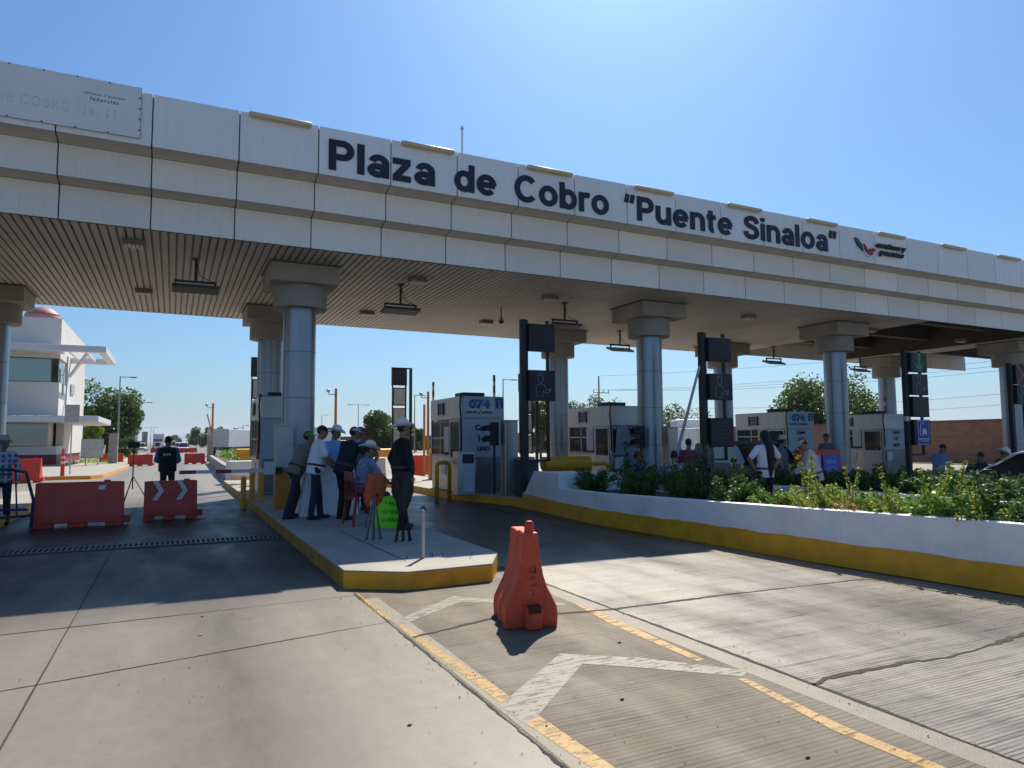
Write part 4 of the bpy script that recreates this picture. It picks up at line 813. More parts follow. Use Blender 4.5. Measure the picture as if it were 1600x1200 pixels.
    # trousers
    if legs:
        tr = MB(); tr.sph(hip+Vector((0,0,-.01)), .165*W_, .13, .1); tr.rings([ring(0,0,.07,.158*W_+.006,.115+belly*.9+.004), ring(0,0,-.0,.165*W_+.008,.12+belly*.5+.006), (hip+Vector((0,0,-.09)), Vector((.165*W_+.008,0,0)), Vector((0,.125,0)))])
        for h0, kn, an in legp: tr.limb(h0, kn, .094, .07); tr.limb(kn, an+Vector((0,0,.0)), .07, .056); tr.limb(an, an+Vector((0,.01,-.035)), .058, .06)
        for k in range(6):
            h0, kn, an = legp[k % 2]; p = kn.lerp(an if k > 2 else h0, rr.uniform(0,.7)); tr.limb(p+Vector((-.055,.03,.01)), p+Vector((.055,.03,-.02)), .015, .012, n=6)
        voxel(tr, 'trousers', pants, P, vox, 3)
        for i, (h0, kn, an) in enumerate(legp):
            f = Vector(feet[i]); t = MB().sph(f+Vector((0,.01,.06)), .045, .065, .05).sph(f+Vector((0,.11,.035)), .045, .09, .036).sph(f+Vector((0,-.03,.035)), .038, .045, .04).sph(f+Vector((0,.05,.035)), .042,.1,.036)
            voxel(t, 'shoe', shoes or shoe_m, P, .012, 1)
        if belt:
            bm_ = MB(); rr_ = [(T(0,0,z), X*(.168*W_+.012), Y*(.122+belly*.95+.012)) for z in (.045,.085)]; bm_.rings(rr_, 24); bm_.build('belt', belt_m, P, smooth='auto')
    # hair and hats
    if hairy == 'short':
        h_ = MB().sph(HP(0,-.016,.034), .08, .097, .096, n=16, m_=12, M_=M3); h_.v = h_.v
        hv = MB(); keep = [i for i, v in enumerate(h_.v)]
        for f in h_.f:
            c = sum((Vector(h_.v[i]) for i in f), Vector())/len(f)-hc
            if c.dot(Hz) > .028-.0+max(0, c.dot(Hy))*.55 or (c.dot(Hy) < -.02 and c.dot(Hz) > -.05): hv.add([h_.v[i] for i in f], [tuple(range(len(f)))])
        hv.build('hair', hair_m, P, smooth=True)
    elif hairy == 'long':
        h_ = MB().sph(HP(0,-.02,.03), .088, .105, .1, n=14, m_=10, M_=M3)
        for p0, p1, a, b_ in ((HP(0,-.05,.0), T(0,-.15,.42), .08, .085), (T(0,-.15,.42), T(.0,-.16,.12), .085, .06), (T(0,-.16,.12), T(-.01,-.155,-.1), .06, .025)): h_.limb(p0, p1, a, b_)
        voxel(h_, 'hair', hair_m, P, .015, 3)
    if hat == 'cap':
        c = MB(); n = 18; vs = []
        for i in range(7):
            t_ = i/6*pi/2; vs += [HP(.086*cos(t_)*cos(2*pi*j/n), -.008+.1*cos(t_)*sin(2*pi*j/n), .045+.078*sin(t_)) for j in range(n)]
        c.add(vs, [(i*n+j, i*n+(j+1) % n, (i+1)*n+(j+1) % n, (i+1)*n+j) for i in range(6) for j in range(n)])
        co = c.build('cap', hatm, P, smooth=True); v = MB(); k = 9; a_ = []; b__ = []
        for i in range(k+1):
            t_ = pi*i/k; a_.append(HP(.082*cos(t_), .075*sin(t_)+.012, .05-.0*sin(t_))); b__.append(HP(.078*cos(t_), .085+.09*sin(t_)*1.0 if 0 < i < k else .03, .046-.012*sin(t_)-.01*abs(cos(t_))))
        v.add(a_+b__+[q-Hz*.006 for q in a_+b__], [(i, i+1, k+2+i, k+1+i) for i in range(k)]+[(2*k+2+i, 3*k+3+i, 3*k+4+i, 2*k+3+i) for i in range(k)]); v.build('visor', hatm, co, smooth=True)
    if hat in ('cowboy', 'straw'):
        n = 28; bm_ = MB(); vs = []; rad = [.088,.12,.15,.175,.182] if hat == 'cowboy' else [.088,.11,.13,.145,.15]; cu = 1. if hat == 'cowboy' else .3
        for q, r_ in enumerate(rad):
            for j in range(n):
                a = 2*pi*j/n; k = (r_-.088)/.094; vs.append(HP(r_*.92*cos(a), r_*1.12*sin(a)-.01, .055-.02*k*abs(sin(a))*cu+.062*cu*k**2*abs(cos(a))**1.6))
        m1 = len(vs); vs += [v-Hz*.006 for v in vs]; q_ = len(rad)
        fs = [(i*n+j, i*n+(j+1) % n, (i+1)*n+(j+1) % n, (i+1)*n+j) for i in range(q_-1) for j in range(n)]; fs += [tuple(m1+x for x in reversed(f)) for f in fs]+[((q_-1)*n+j, (q_-1)*n+(j+1) % n, m1+(q_-1)*n+(j+1) % n, m1+(q_-1)*n+j) for j in range(n)]
        bm_.add(vs, fs); ho = bm_.build('hat', hatm or hat_m, P, smooth=True)
        cr = MB(); vs = []
        for z, k in ((.05,1.0),(.09,.97),(.13,.9),(.155,.82),(.165,.68),(.158,.4),(.15,.1)):
            for j in range(n):
                a = 2*pi*j/n; pin = 1-.16*max(0, sin(a))*(z > .1); vs.append(HP(.09*k*cos(a)*pin, .108*k*sin(a)-.01, z+(.018*abs(cos(a)) if z > .14 else 0)-(.01*max(0, sin(a)) if z > .13 else 0)))
        cr.add(vs, [(i*n+j, i*n+(j+1) % n, (i+1)*n+(j+1) % n, (i+1)*n+j) for i in range(6) for j in range(n)]+[tuple(6*n+j for j in range(n))]); cr.build('crown', hatm or hat_m, ho, smooth=True)
        bd = MB(); vs = []
        for z in (.056,.078): vs += [HP(.0915*cos(2*pi*j/n), .1095*sin(2*pi*j/n)-.01, z) for j in range(n)]
        bd.add(vs, [(j, (j+1) % n, n+(j+1) % n, n+j) for j in range(n)]); bd.build('hat_band', belt_m, ho, smooth=True)
    return P
jeans = mat('dark_jeans', (.02,.028,.05), .85, var=.2, vs_=6, bump=.4, bs=25); black_cloth = mat('black_cloth', (.008,.008,.01), .8, var=.15, bump=1., bs=9); navy_cloth = mat('navy_cloth', (.01,.014,.03), .8, var=.15, bump=1., bs=9)
olive = mat('olive_shirt', (.17,.17,.14), .85, var=.08, bump=1., bs=9); white_shirt = mat('white_shirt', (.78,.78,.8), .85, var=.05, bump=1., bs=9); sky_shirt = mat('light_blue_shirt', (.28,.44,.76), .85, var=.08, bump=1., bs=9)
plaid = shirt_mat('plaid_shirt', (.12,.16,.26), (.45,.5,.6), 60); check = shirt_mat('check_shirt', (.6,.66,.78), (.1,.14,.28), 85, 'v'); red_cap = mat('red_cloth', (.35,.015,.02), .8); black_cap = mat('black_cap', (.01,.01,.012), .8)
grey_cloth = mat('grey_cloth', (.12,.13,.17), .85, var=.1, bump=1., bs=9); maroon_cloth = mat('maroon_cloth', (.2,.05,.08), .85, var=.1, bump=1., bs=9); lilac = mat('lilac_shirt', (.75,.75,.84), .85, var=.06, bump=1., bs=9); beige = mat('beige_shirt', (.6,.53,.5), .85, var=.06, bump=1., bs=9)
royal = mat('royal_blue_shirt', (.07,.15,.6), .85, var=.08, bump=1., bs=9); print_m = shirt_mat('printed_shirt', (.75,.77,.82), (.2,.19,.2), 14, 'v'); pale_cap = mat('pale_cap', (.5,.42,.36), .8); bluecap = mat('blue_cap', (.2,.25,.45), .8)
hivis = mat('hivis_green', (.2,.75,.06), .7, var=.05); brown_boot = mat('brown_boot', (.06,.03,.018), .5)
IZ = .2
# group round the block
person((2.14,13.95,IZ), 72, 'man in olive shirt and jeans leaning forward over the white block, green cap', hip=(0,-.02,.91), lean=27, feet=((-.13,-.02,0),(.12,-.26,0)), hands=((-.2,.56,.95),(.24,.6,1.0)), elbow=((-1,0,-.3),(1,0,-.3)), head=(-5,20), shirt=olive, pants=jeans, hat='cap', hatm=mat('green_cap', (.06,.3,.05), .7), H=1.7, belly=.04, wide=1.14)
person((2.42,13.55,IZ), 88, 'man in white shirt and black cap, jeans, hand on the white block', H=1.73, lean=9, feet=((-.1,.12,0),(.1,-.1,0)), hands=((-.25,.3,1.0),(.2,.3,.92)), head=(8,25), shirt=white_shirt, pants=jeans, hat='cap', hatm=black_cap, belly=.05, shoes=shoe_m, wide=1.14)
person((3.0,14.75,IZ), 150, 'man in light blue shirt and white cowboy hat behind the white shirt man', H=1.72, hands=((-.25,.25,1.0),(.22,.3,1.0)), head=(15,-30), shirt=sky_shirt, pants=jeans, hat='cowboy')
person((2.86,13.2,IZ), 60, 'big man in navy shirt leaning, beige cap, back to the camera', H=1.74, lean=20, side=5, hip=(0,0,.92), feet=((-.14,.05,0),(.14,-.05,0)), hands=((-.36,.25,.82),(.3,.45,1.0)), elbow=((-1,-.3,0),(1,-.6,0)), head=(5,20), shirt=navy_cloth, pants=black_cloth, hat='cap', hatm=pale_cap, belly=.03, wide=1.18)
person((3.5,14.35,IZ), 200, 'man in red cap behind the big navy shirt man', H=1.68, hands=((-.25,.25,1.0),(.25,.25,1.0)), head=(10,-60), shirt=grey_cloth, pants=jeans, hat='cap', hatm=red_cap)
person((3.55,14.9,IZ), 205, 'man in blue cap peering out behind the red cap man', H=1.73, hands=((-.25,.25,1.0),(.25,.25,1.0)), head=(12,-80), shirt=sky_shirt, pants=jeans, hat='cap', hatm=bluecap)
person((3.02,12.35,IZ-.0), 82, 'seated man in checked shirt and cowboy hat on red chairs', H=1.7, hip=(0,0,.62), lean=8, feet=((-.14,.5,0),(.14,.46,0)), hands=((-.16,.4,.72),(.16,.42,.72)), elbow=((-1,-.4,-.3),(1,-.4,-.3)), head=(14,10), shirt=check, pants=jeans, hat='cowboy', belly=.06, wide=1.08, belt=False)
person((3.42,11.3,IZ), 84, 'man all in black with white cowboy hat standing at the island edge', H=1.74, feet=((-.13,.06,0),(.13,-.08,0)), hands=((-.29,.0,.9),(.3,.02,.85)), head=(-3,6), shirt=black_cloth, pants=black_cloth, sleeve='long', hat='cowboy', belly=.07, wide=1.1, shoes=brown_boot, vox=.012)
# left lane
p = gw(262, 720, 18.8)
person((p.x, p.y, 0), 8, 'man in dark vest and blue shirt standing in the sunlit lane, seen from behind', H=1.8, hands=((-.2,.2,1.05),(.2,.2,1.05)), elbow=((-.35,-1,0),(.35,-1,0)), head=(0,-40), wide=1.12, shirt=mat('denim_blue', (.08,.16,.36), .85), pants=mat('dark_trousers', (.03,.03,.045), .85), vest=mat('dark_vest', (.01,.012,.022), .8, bump=.4, bs=14), sleeve='long', backtext='PRE', belt=False)
p = gw(3, 740, 14.4)
person((p.x, p.y, 0), 165, 'man in plaid shirt and pale hat at the far left edge', H=1.75, hands=((-.26,.1,.9),(.25,.12,.88)), head=(10,-25), shirt=plaid, pants=jeans, hat='straw', hatm=mat('grey_hat', (.42,.4,.38), .8), sleeve='long', belly=.03)
# worker in high visibility vest
p = gw(869, 700, 28)
person((p.x, p.y, .2), 215, 'worker in green high visibility vest beyond the crash tube', H=1.72, hands=((-.25,.05,.85),(.25,.05,.85)), shirt=sky_shirt, pants=navy_cloth, vest=hivis, sleeve='long', vox=.016, belt=False)
# right side groups
def pw(px, w): q = gw(px, 700, w); return q.x, q.y
def sit(px, w, z, hd, label, **k):
    x, y = pw(px, w); return person((x, y, z), hd, label, hip=(0,0,.5), feet=((-.13,.42,0),(.13,.4,0)), hands=((-.2,.32,.6),(.2,.32,.6)), elbow=((-1,-.3,-.3),(1,-.3,-.3)), belt=False, vox=.015, **k)
sit(988, 16.6, .08, 75, 'seated man in royal blue shirt and red cap behind the shrubs', shirt=royal, pants=jeans, hat='cap', hatm=red_cap, lean=12, head=(18,30))
sit(1052, 15.2, .1, 45, 'seated person in white printed shirt seen from behind the shrubs', shirt=print_m, pants=jeans, lean=10, head=(15,0), wide=1.15)
def std(px, w, z, hd, label, **k):
    x, y = pw(px, w); return person((x, y, z), hd, label, vox=.015, **k)
std(1052, 21, .1, 80, 'man in light blue shirt and black cap behind the leaning white pole', H=1.75, shirt=sky_shirt, pants=jeans, hat='cap', hatm=black_cap, hands=((-.24,.1,.9),(.24,.2,.95)))
std(1076, 17, 0, 60, 'person in maroon shirt with tied dark hair beside the lane sign', H=1.64, shirt=maroon_cloth, pants=black_cloth, hands=((-.24,.2,.95),(.24,.25,1.0)), sleeve='long')
std(1100, 18.2, .1, 20, 'person in beige jacket and pale cap half behind the second lane sign', H=1.7, shirt=mat('olive_jacket', (.2,.19,.14), .85), pants=black_cloth, hat='cap', hatm=mat('grey_blue_cap', (.3,.34,.4), .8), sleeve='long')
std(1195, 13.2, .12, 5, 'woman with very long black hair and white blouse, hands on hips', H=1.66, shirt=lilac, pants=black_cloth, hairy='long', hands=((-.2,.06,.98),(.2,.06,.98)), elbow=((-1,-.1,0),(1,-.1,0)), sleeve='short', belly=.02)
std(1222, 17, 0, 150, 'man in dark shirt and straw hat right of the long haired woman', H=1.66, shirt=grey_cloth, pants=black_cloth, hat='straw', hatm=mat('green_straw', (.45,.45,.33), .8), head=(5,-40))
std(1272, 13.8, 0, -50, 'old man in beige shirt and cap looking down at papers in his hands', H=1.66, lean=14, shirt=beige, pants=jeans, hat='cap', hatm=pale_cap, head=(40,0), hands=((-.1,.36,1.0),(.12,.36,1.02)), elbow=((-1,-.4,-.6),(1,-.4,-.6)), sleeve='long', belly=.04)
std(1292, 19.5, .1, 250, 'man in dark cap showing only his head behind the orange banner', H=1.66, shirt=grey_cloth, pants=black_cloth, hat='cap', hatm=mat('brown_cap', (.06,.04,.04), .8))
std(1465, 17, 0, 190, 'man in blue grey shirt standing left of the white table', H=1.5, shirt=mat('slate_shirt', (.13,.17,.3), .85, bump=.6, bs=12), pants=mat('slate_trousers', (.06,.07,.1), .85), head=(35,0), lean=10, hands=((-.28,.1,.82),(.28,.1,.82)))
sit(1521, 17.6, .02, 200, 'person in navy shirt seated at the white table', shirt=navy_cloth, pants=black_cloth, head=(35,0), lean=15)
sit(1556, 18.5, .05, 160, 'person in white cowboy hat seated behind the black car', shirt=black_cloth, pants=black_cloth, hat='cowboy', head=(30,0), lean=12)
# ============================================================ PLANTERS
def wall_run(mb, pts, th, z0, tops, side=1):
    vs = []; n = len(pts)
    for i, (x, y) in enumerate(pts):
        a = Vector(pts[max(0, i-1)]); b_ = Vector(pts[min(n-1, i+1)]); d = (b_-a).normalized(); nr = Vector((d.y, -d.x))*side
        for k, z in ((0, z0), (1, z0), (1, tops[i]), (0, tops[i])): vs.append((x+nr.x*th*k, y+nr.y*th*k, z))
    mb.add(vs, [(i*4+j, i*4+(j+1) % 4, (i+1)*4+(j+1) % 4, (i+1)*4+j) for i in range(n-1) for j in range(4)]+[(3,2,1,0), tuple((n-1)*4+j for j in range(4))]); return mb
wall_w = mat('planter_white', (.9,.88,.84), .6, var=.06, vs_=1.6, bump=.3, bs=9, dirt=.35, dirtcol=(.42,.4,.36))
soil_m = mat('planter_soil', (.11,.08,.05), .95, var=.3, vs_=6, bump=.8, bs=20)
PL = empty('planter', (7.5, 6, 0), label='long white planter wall with ochre yellow base beside the right lane', cat='planter'); off = Matrix.Translation((-7.5,-6,0))
ys = [-4,0,2,4,5.5,7,8.8,10.5,11.7,13.4]; tp = [.76,.75,.74,.735,.72,.695,.66,.63,.61,.6]; bxs = [8.1,8.02,7.97,7.93,7.79,7.62,7.56,7.46,7.38,7.5]
pts = list(zip([v+.02 for v in bxs], ys))
P_ = wall_run(MB(), pts, .2, .28, tp).xf(off).build('front_wall', wall_w, PL, fix=True, bevel=.012)
yb_ = [-4+.3*i for i in range(59)]; import bisect
def bx_(y):
    i = min(max(bisect.bisect(ys, y)-1, 0), len(ys)-2); f = (y-ys[i])/(ys[i+1]-ys[i]); return bxs[i]*(1-f)+bxs[i+1]*f
wall_run(MB(), [(bx_(y), y) for y in yb_], .22, 0, [.3+random.uniform(-.012,.012) for y in yb_]).xf(off).build('yellow_base', yellow_paint, PL, fix=True, bevel=.008)
MB().box(9.25,-4,0,9.45,13.4,.55).xf(off).build('inner_wall', wall_w, PL, bevel=.012)
MB().add([(x+.12,y,.52) for x,y in zip(bxs,ys)]+[(9.25,y,.52) for y in ys], [(i,i+1,i+11,i+10) for i in range(9)]).xf(off).build('soil', soil_m, PL)
eb = MB(); eb.add([(7.52,13.4,.3),(7.93,15.9,.3),(8.1,16.25,.3),(9.45,16.25,.3),(9.45,13.4,.3),(7.52,13.4,.9),(7.8,15.1,.9),(8.25,16.0,.62),(9.45,16.2,.62),(9.45,13.4,.9)], [(4,3,2,1,0),(0,1,6,5),(1,7,6),(1,2,7),(2,3,8,7),(3,4,9,8),(4,0,5,9),(5,6,9),(6,7,8,9)])
eb.xf(off).build('end_block', wall_w, PL, bevel=.015, fix=True)
MB().prism([(7.5,13.38),(7.9,15.92),(8.08,16.3),(9.5,16.3),(9.5,13.38)], 0, .3).xf(off).build('end_base', yellow_paint, PL)
P2 = empty('planter', (12, 8, 0), label='second white planter behind the people, holding a dark clipped hedge', cat='planter'); off = Matrix.Translation((-12,-8,0))
MB().box(12.05,2.5,.22,12.25,12.4,.6).box(12.25,2.5,.22,13.3,2.7,.6).box(13.3,2.5,.22,13.5,12.4,.6).box(12.25,12.2,.22,13.3,12.4,.6).xf(off).build('walls', wall_w, P2, bevel=.012)
MB().box(12.03,2.48,0,13.52,12.42,.218).xf(off).build('yellow_base', yellow_paint, P2); MB().box(12.25,2.7,.4,13.3,12.2,.45).xf(off).build('soil', soil_m, P2)
# ============================================================ PLANTS
lf_dark = leaf_mat('shrub_leaf_dark', (.035,.09,.02), (.1,.2,.035)); lf_mid = leaf_mat('shrub_leaf_mid', (.08,.19,.025), (.2,.36,.05)); lf_yel = leaf_mat('shrub_leaf_yellow', (.17,.25,.03), (.4,.45,.08)); lf_tree = leaf_mat('tree_leaf', (.045,.1,.02), (.13,.2,.04)); lf_tree2 = leaf_mat('pale_tree_leaf', (.06,.1,.03), (.14,.19,.05)); lf_lime = leaf_mat('lime_leaf', (.12,.2,.02), (.22,.33,.03)); lf_dry = leaf_mat('dry_leaf', (.2,.14,.05), (.34,.25,.1))
def leaves(mb, R_, cen, n, size, spread, up=.3, elong=1.7):
    for c in cen:
        for _ in range(n):
            while True:
                q = Vector((R_.uniform(-1,1), R_.uniform(-1,1), R_.uniform(-1,1)))
                if q.length < 1: break
            p = Vector(c[:3])+q*spread*(c[3] if len(c) > 3 else 1)
            s = size*R_.uniform(.6,1.3); d = Vector((R_.gauss(0,1), R_.gauss(0,1), R_.gauss(up,.8))).normalized(); a = d.cross(Vector((R_.gauss(0,1), R_.gauss(0,1), R_.gauss(0,1)))).normalized()
            mb.add([p-d*s*elong*.5, p+a*s*.45, p+d*s*elong*.5, p-a*s*.45], [(0,1,2,3)])
def shrub_proto(seed, h, r, m, stems=16, n=55, size=.04, lanky=0, parts=False):
    R_ = random.Random(seed); S_ = empty('shrub', (0,0,-50)); st_ = MB(); cen = []
    for k in range(stems):
        a = R_.uniform(0, 2*pi); rr = r*math.sqrt(R_.random()); hh = h*R_.uniform(.55,1.0)*(1-.35*(rr/r)**2)
        if lanky and k < lanky: hh = h*R_.uniform(1.25,1.6)
        tip = Vector((rr*cos(a), rr*sin(a), hh)); base = Vector((rr*.25*cos(a), rr*.25*sin(a), -.05)); mid = base.lerp(tip,.5)+Vector((R_.uniform(-.05,.05), R_.uniform(-.05,.05), .03))
        st_.tube([base, mid, tip], .012, 5, r1=.004)
        lo = .12 if not (lanky and k < lanky) else .3
        for q in range(7):
            f = lo+(1-lo)*q/6; p = (base.lerp(mid, f*2) if f < .5 else mid.lerp(tip, f*2-1)); cen.append((p.x, p.y, p.z, (1.15-.55*f) if not (lanky and k < lanky) else .55-.3*f))
    st_.build('stems', bark, S_); lm = MB(); leaves(lm, R_, cen, max(3, n//7), size, .13); lm.build('leaves', m, S_); return S_
protos = {'dark': [shrub_proto(11, .6, .45, lf_dark, 24, 130, .036, 1), shrub_proto(12, .52, .5, lf_dark, 24, 130, .036, 0)],
          'mid': [shrub_proto(21, .55, .4, lf_mid, 22, 120, .036, 2), shrub_proto(22, .46, .46, lf_mid, 22, 120, .038, 0)],
          'yel': [shrub_proto(31, .5, .38, lf_yel, 20, 105, .03, 2), shrub_proto(32, .44, .44, lf_yel, 22, 105, .03, 1)],
          'dry': [shrub_proto(41, .3, .25, lf_dry, 14, 42, .03, 0)],
          'hedge': [shrub_proto(51, .62, .62, lf_dark, 30, 100, .05, 0), shrub_proto(52, .6, .6, lf_mid, 28, 100, .05, 0)]}
RS = random.Random(99)
def put_shrub(kind, x, y, z, s, label, group):
    c = copy_tree(RS.choice(protos[kind]) if kind != 'hedge' else protos[kind][0 if s > 0 else 1]); s = abs(s); c.location = (x, y, z); c.scale = (s, s, s*RS.uniform(.9,1.12)); c.rotation_euler = (0,0,RS.uniform(0,6.28)); return tag(c, label, 'shrub', group)
near = [('dark',8.0,12.9,1.1),('dark',8.6,12.2,1.35),('dark',8.1,11.3,1.1),('dark',8.7,10.6,1.15),('dark',8.15,10.0,1.1),('dark',8.65,9.4,1.2),('dark',8.1,8.8,1.05),('mid',8.3,8.15,.95),('yel',8.5,7.6,1.0),
        ('yel',8.1,7.0,.9),('dry',8.0,6.45,.95),('mid',8.6,6.5,.85),('yel',8.15,5.95,.85),('yel',8.75,5.75,.85),('mid',8.3,5.3,1.05),('dark',8.35,4.85,.95),('mid',8.75,4.7,.8),('dark',8.45,4.35,.75),('yel',8.9,4.1,.95),('mid',8.5,3.75,.95),('yel',8.85,3.3,1.25),('mid',8.5,3.1,.85),('dark',9.0,2.7,1.0),('yel',8.6,2.5,.95),('mid',9.1,2.1,1.0)]
kn = {'dark':'dark green','mid':'mid green','yel':'yellow green','dry':'dry straw coloured'}
refs = ['at the far end against the white end block','in front of the plain headed booth','below the man in red cap','right of the man in red cap','left of the seated printed shirt person','hiding the legs of the printed shirt person','below the second black lane sign','just inside the canopy shadow edge','below the yellow crash tube by the pickup','in front of the long haired woman','small and straggly, right of the long haired woman','behind the small straggly dry one','left of the old man with papers','below the old man with papers','in front of the orange banner','tall and dense below the large right column','behind the dense one below the column','low and dark under the farthest booth','below the blue car sign','left of the tallest yellow sprigs','tallest and lankiest, before the white table','low, under the tallest sprigs','below the black car','near the right edge of the photo','at the very right edge of the photo']
for (k, x, y, s), r_ in zip(near, refs): put_shrub(k, x, y, .5, s*(.97 if y > 8 else 1.14), '%s planter shrub %s' % (kn[k], r_), 'shrubs in the near white planter')
xtra = [('yel',8.9,7.2,.8),('mid',8.2,6.2,.75),('yel',8.95,6.1,.85),('yel',8.25,5.6,.8),('dry',8.9,5.2,1.0),('yel',8.15,4.95,.75),('mid',8.95,3.7,.8),('yel',8.25,4.0,.75),('mid',8.2,3.3,.8),('yel',8.2,2.7,.75),('dry',8.9,2.3,.9),('mid',8.4,1.8,.8)]
for i, (k, x, y, s) in enumerate(xtra): put_shrub(k, x, y, .5, s*1.15, 'low %s filler bush, %s of twelve from the planter far end' % (kn[k], ['first','second','third','fourth','fifth','sixth','seventh','eighth','ninth','tenth','eleventh','last'][i]), 'shrubs in the near white planter')
hr = ['far end, behind the long haired woman','behind the long haired woman','between the woman and the old man','behind the old man','left of the large right column','below the farthest booth','below the farthest booth counter','left of the blue car sign post','right of the blue car sign post','in front of the white table','sunlit, left of the black car','sunlit, below the black car','sunlit, at the right edge of the photo']
for i, r_ in enumerate(hr): put_shrub('hedge', 12.78, 11.8-.7*i, .42, (1.05 if i < 9 else -1.12), 'hedge shrub in the second planter, '+r_, 'hedge shrubs in the second planter')
for pr in protos.values():
    for p in pr:
        for c in kids(p): bpy.data.objects.remove(c)
        bpy.data.objects.remove(p)
def tree(x, y, h, r, label, m=lf_tree, n=26, seed=1, size=.22, trunk=.35, group='trees beyond the plaza', dens=110, flat=1., name='tree'):
    R_ = random.Random(seed); T_ = empty(name, (x, y, 0), label=label, cat='tree', group=group); t = MB(); t.tube([(0,0,-.2),(R_.uniform(-.1,.1),0,h*trunk)], h*.028, 8, r1=h*.018); cen = []
    for k in range(n):
        a = R_.uniform(0, 2*pi); u = R_.uniform(-1, 1); rr = r*R_.uniform(.45,1)*math.sqrt(1-u*u*.7); z = h*(trunk*.75+(1-trunk*.75)*(.5+.42*u)*flat); c = (rr*cos(a), rr*sin(a), z, R_.uniform(.7,1.3)); cen.append(c)
        t.tube([(0,0,h*trunk*R_.uniform(.7,1)), (c[0]*.5, c[1]*.5, z*.75+h*.05), c[:3]], h*.012, 5, r1=h*.003)
    t.build('trunk', bark, T_); l = MB(); leaves(l, R_, cen, int(dens*2.1), size, r*.36, elong=1.5); l.build('crown', m, T_); return T_
def tw(px, w): q = gw(px, 690, w); return q.x, q.y
tree(*tw(167, 86), 8.6, 3.6, 'large dense green tree right of the white office building', n=40, seed=2, size=.26, trunk=.2, dens=170)
tree(*tw(140, 74), 3.6, 1.2, 'small lime green tree against the office building corner', lf_lime, n=14, seed=3, size=.16, trunk=.15)
tree(*tw(14, 75), 3.6, 1.6, 'dark tree seen at far left beneath the office slab', n=16, seed=4, size=.2)
tree(*tw(198, 75), 2.6, 1.0, 'low bushy tree beside the orange lamp pole', lf_tree2, n=12, seed=14, size=.16, trunk=.1)
tree(*tw(591, 100), 5.6, 2.6, 'round green tree left of the rear lane sign', n=26, seed=5, size=.24, trunk=.2, dens=150)
tree(*tw(650, 110), 4.0, 1.8, 'low green tree behind the white cowboy hat man', n=16, seed=6, size=.22, trunk=.15)
tree(*tw(845, 62), 5.3, 1.7, 'pale green tree seen through the first black sign frame', lf_tree2, n=26, seed=7, size=.18, trunk=.15, dens=130)
tree(*tw(750, 62), 3.4, 1.3, 'thin pale tree right of the large 074 booth', lf_tree2, n=14, seed=17, size=.12, trunk=.2, dens=50)
tree(*tw(895, 75), 6.0, 2.0, 'pale feathery tree above the plain headed booth', lf_tree2, n=18, seed=8, size=.15, trunk=.3, dens=60)
tree(*tw(945, 75), 6.3, 2.6, 'pale feathery tree by the utility pole', lf_tree2, n=22, seed=9, size=.15, trunk=.3, dens=60)
tree(*tw(1045, 66), 4.6, 2.2, 'green tree just right of the middle column', lf_tree2, n=22, seed=10, size=.17, trunk=.2, dens=110)
tree(*tw(1085, 70), 4.4, 2.2, 'sparse dry tree behind the leaning white pole', lf_tree2, n=20, seed=11, size=.13, trunk=.2, dens=40)
tree(*tw(1150, 72), 3.9, 2.0, 'sparse low tree behind the rear column right of the second lane sign', lf_tree2, n=14, seed=15, size=.13, trunk=.2, dens=35)
tree(*tw(1295, 60), 6.7, 3.9, 'wide dark green tree behind the large right column', n=46, seed=12, size=.2, trunk=.3, dens=120)
for i, (px, w, h) in enumerate(((318,260,7),(334,250,6.5),(350,240,7),(358,200,5),(302,420,7),(270,420,6))): tree(*tw(px, w), h, 4, 'far roadside tree, %s' % ['left of the grey trailer','just left of the grey trailer','behind the grey trailer','between the two trailers','far down the road, left of centre','far down the road beside the lorry'][i], n=14, seed=30+i, size=.6, trunk=.1, dens=60, group='far roadside trees')
# low scrub in the sunlit median left of the leftmost booth
for i, (px, w, s) in enumerate(((347,62,1.6),(356,52,1.7),(365,45,1.7),(374,39,1.7),(384,34,1.7))):
    q = gw(px, 712, w); k = empty('median_shrub', (q.x+.6, q.y, .4), label='low green bush in the median, %s' % ['farthest of five','second farthest of five','middle of five','second nearest of five','nearest of five, by the leftmost booth'][i], cat='shrub', group='bushes in the sunlit median'); l = MB(); R_ = random.Random(60+i); leaves(l, R_, [(R_.uniform(-.8,.8), R_.uniform(-1.5,1.5), R_.uniform(.1,.55)) for _ in range(26)], 34, .09, .35); l.build('leaves', lf_lime if i % 2 else lf_mid, k); MB().tube([(0,0,-.1),(0,0,.4)], .02, 5).build('stems', bark, k)
md = MB(); md = wall_run(md, [(2.1,30.8),(2.15,37),(2.4,48),(2.7,62)], .25, 0, [.62,.62,.62,.62]); mo = md.build('median_wall', concrete, fix=True); tag(mo, 'low concrete median wall running away beside the sunlit lane', 'wall')
struct(MB().add([(2.4,30.8,.45),(4.5,30.8,.45),(4.5,62,.45),(2.9,62,.45)], [(0,1,2,3)]), 'median_soil_ground', soil_m)
rw = MB().box(4.5,30.8,0,4.7,62,.6).build('median_wall', concrete); tag(rw, 'far side wall of the planted median', 'wall')
# grass verge along the far left
gm = MB(); R_ = random.Random(5)
for _ in range(1500):
    x = -4.2-R_.random()*3; y = 62+R_.random()*55; h = R_.uniform(.15,.5); gm.add([(x-.05,y,.0),(x+.05,y,0),(x+R_.uniform(-.1,.1),y,h)], [(0,1,2)])
tag(gm.build('grass', lf_yel), kind='stuff'); bpy.data.objects['grass']['label'] = 'dry grass tufts along the road verge'; bpy.data.objects['grass']['category'] = 'grass'
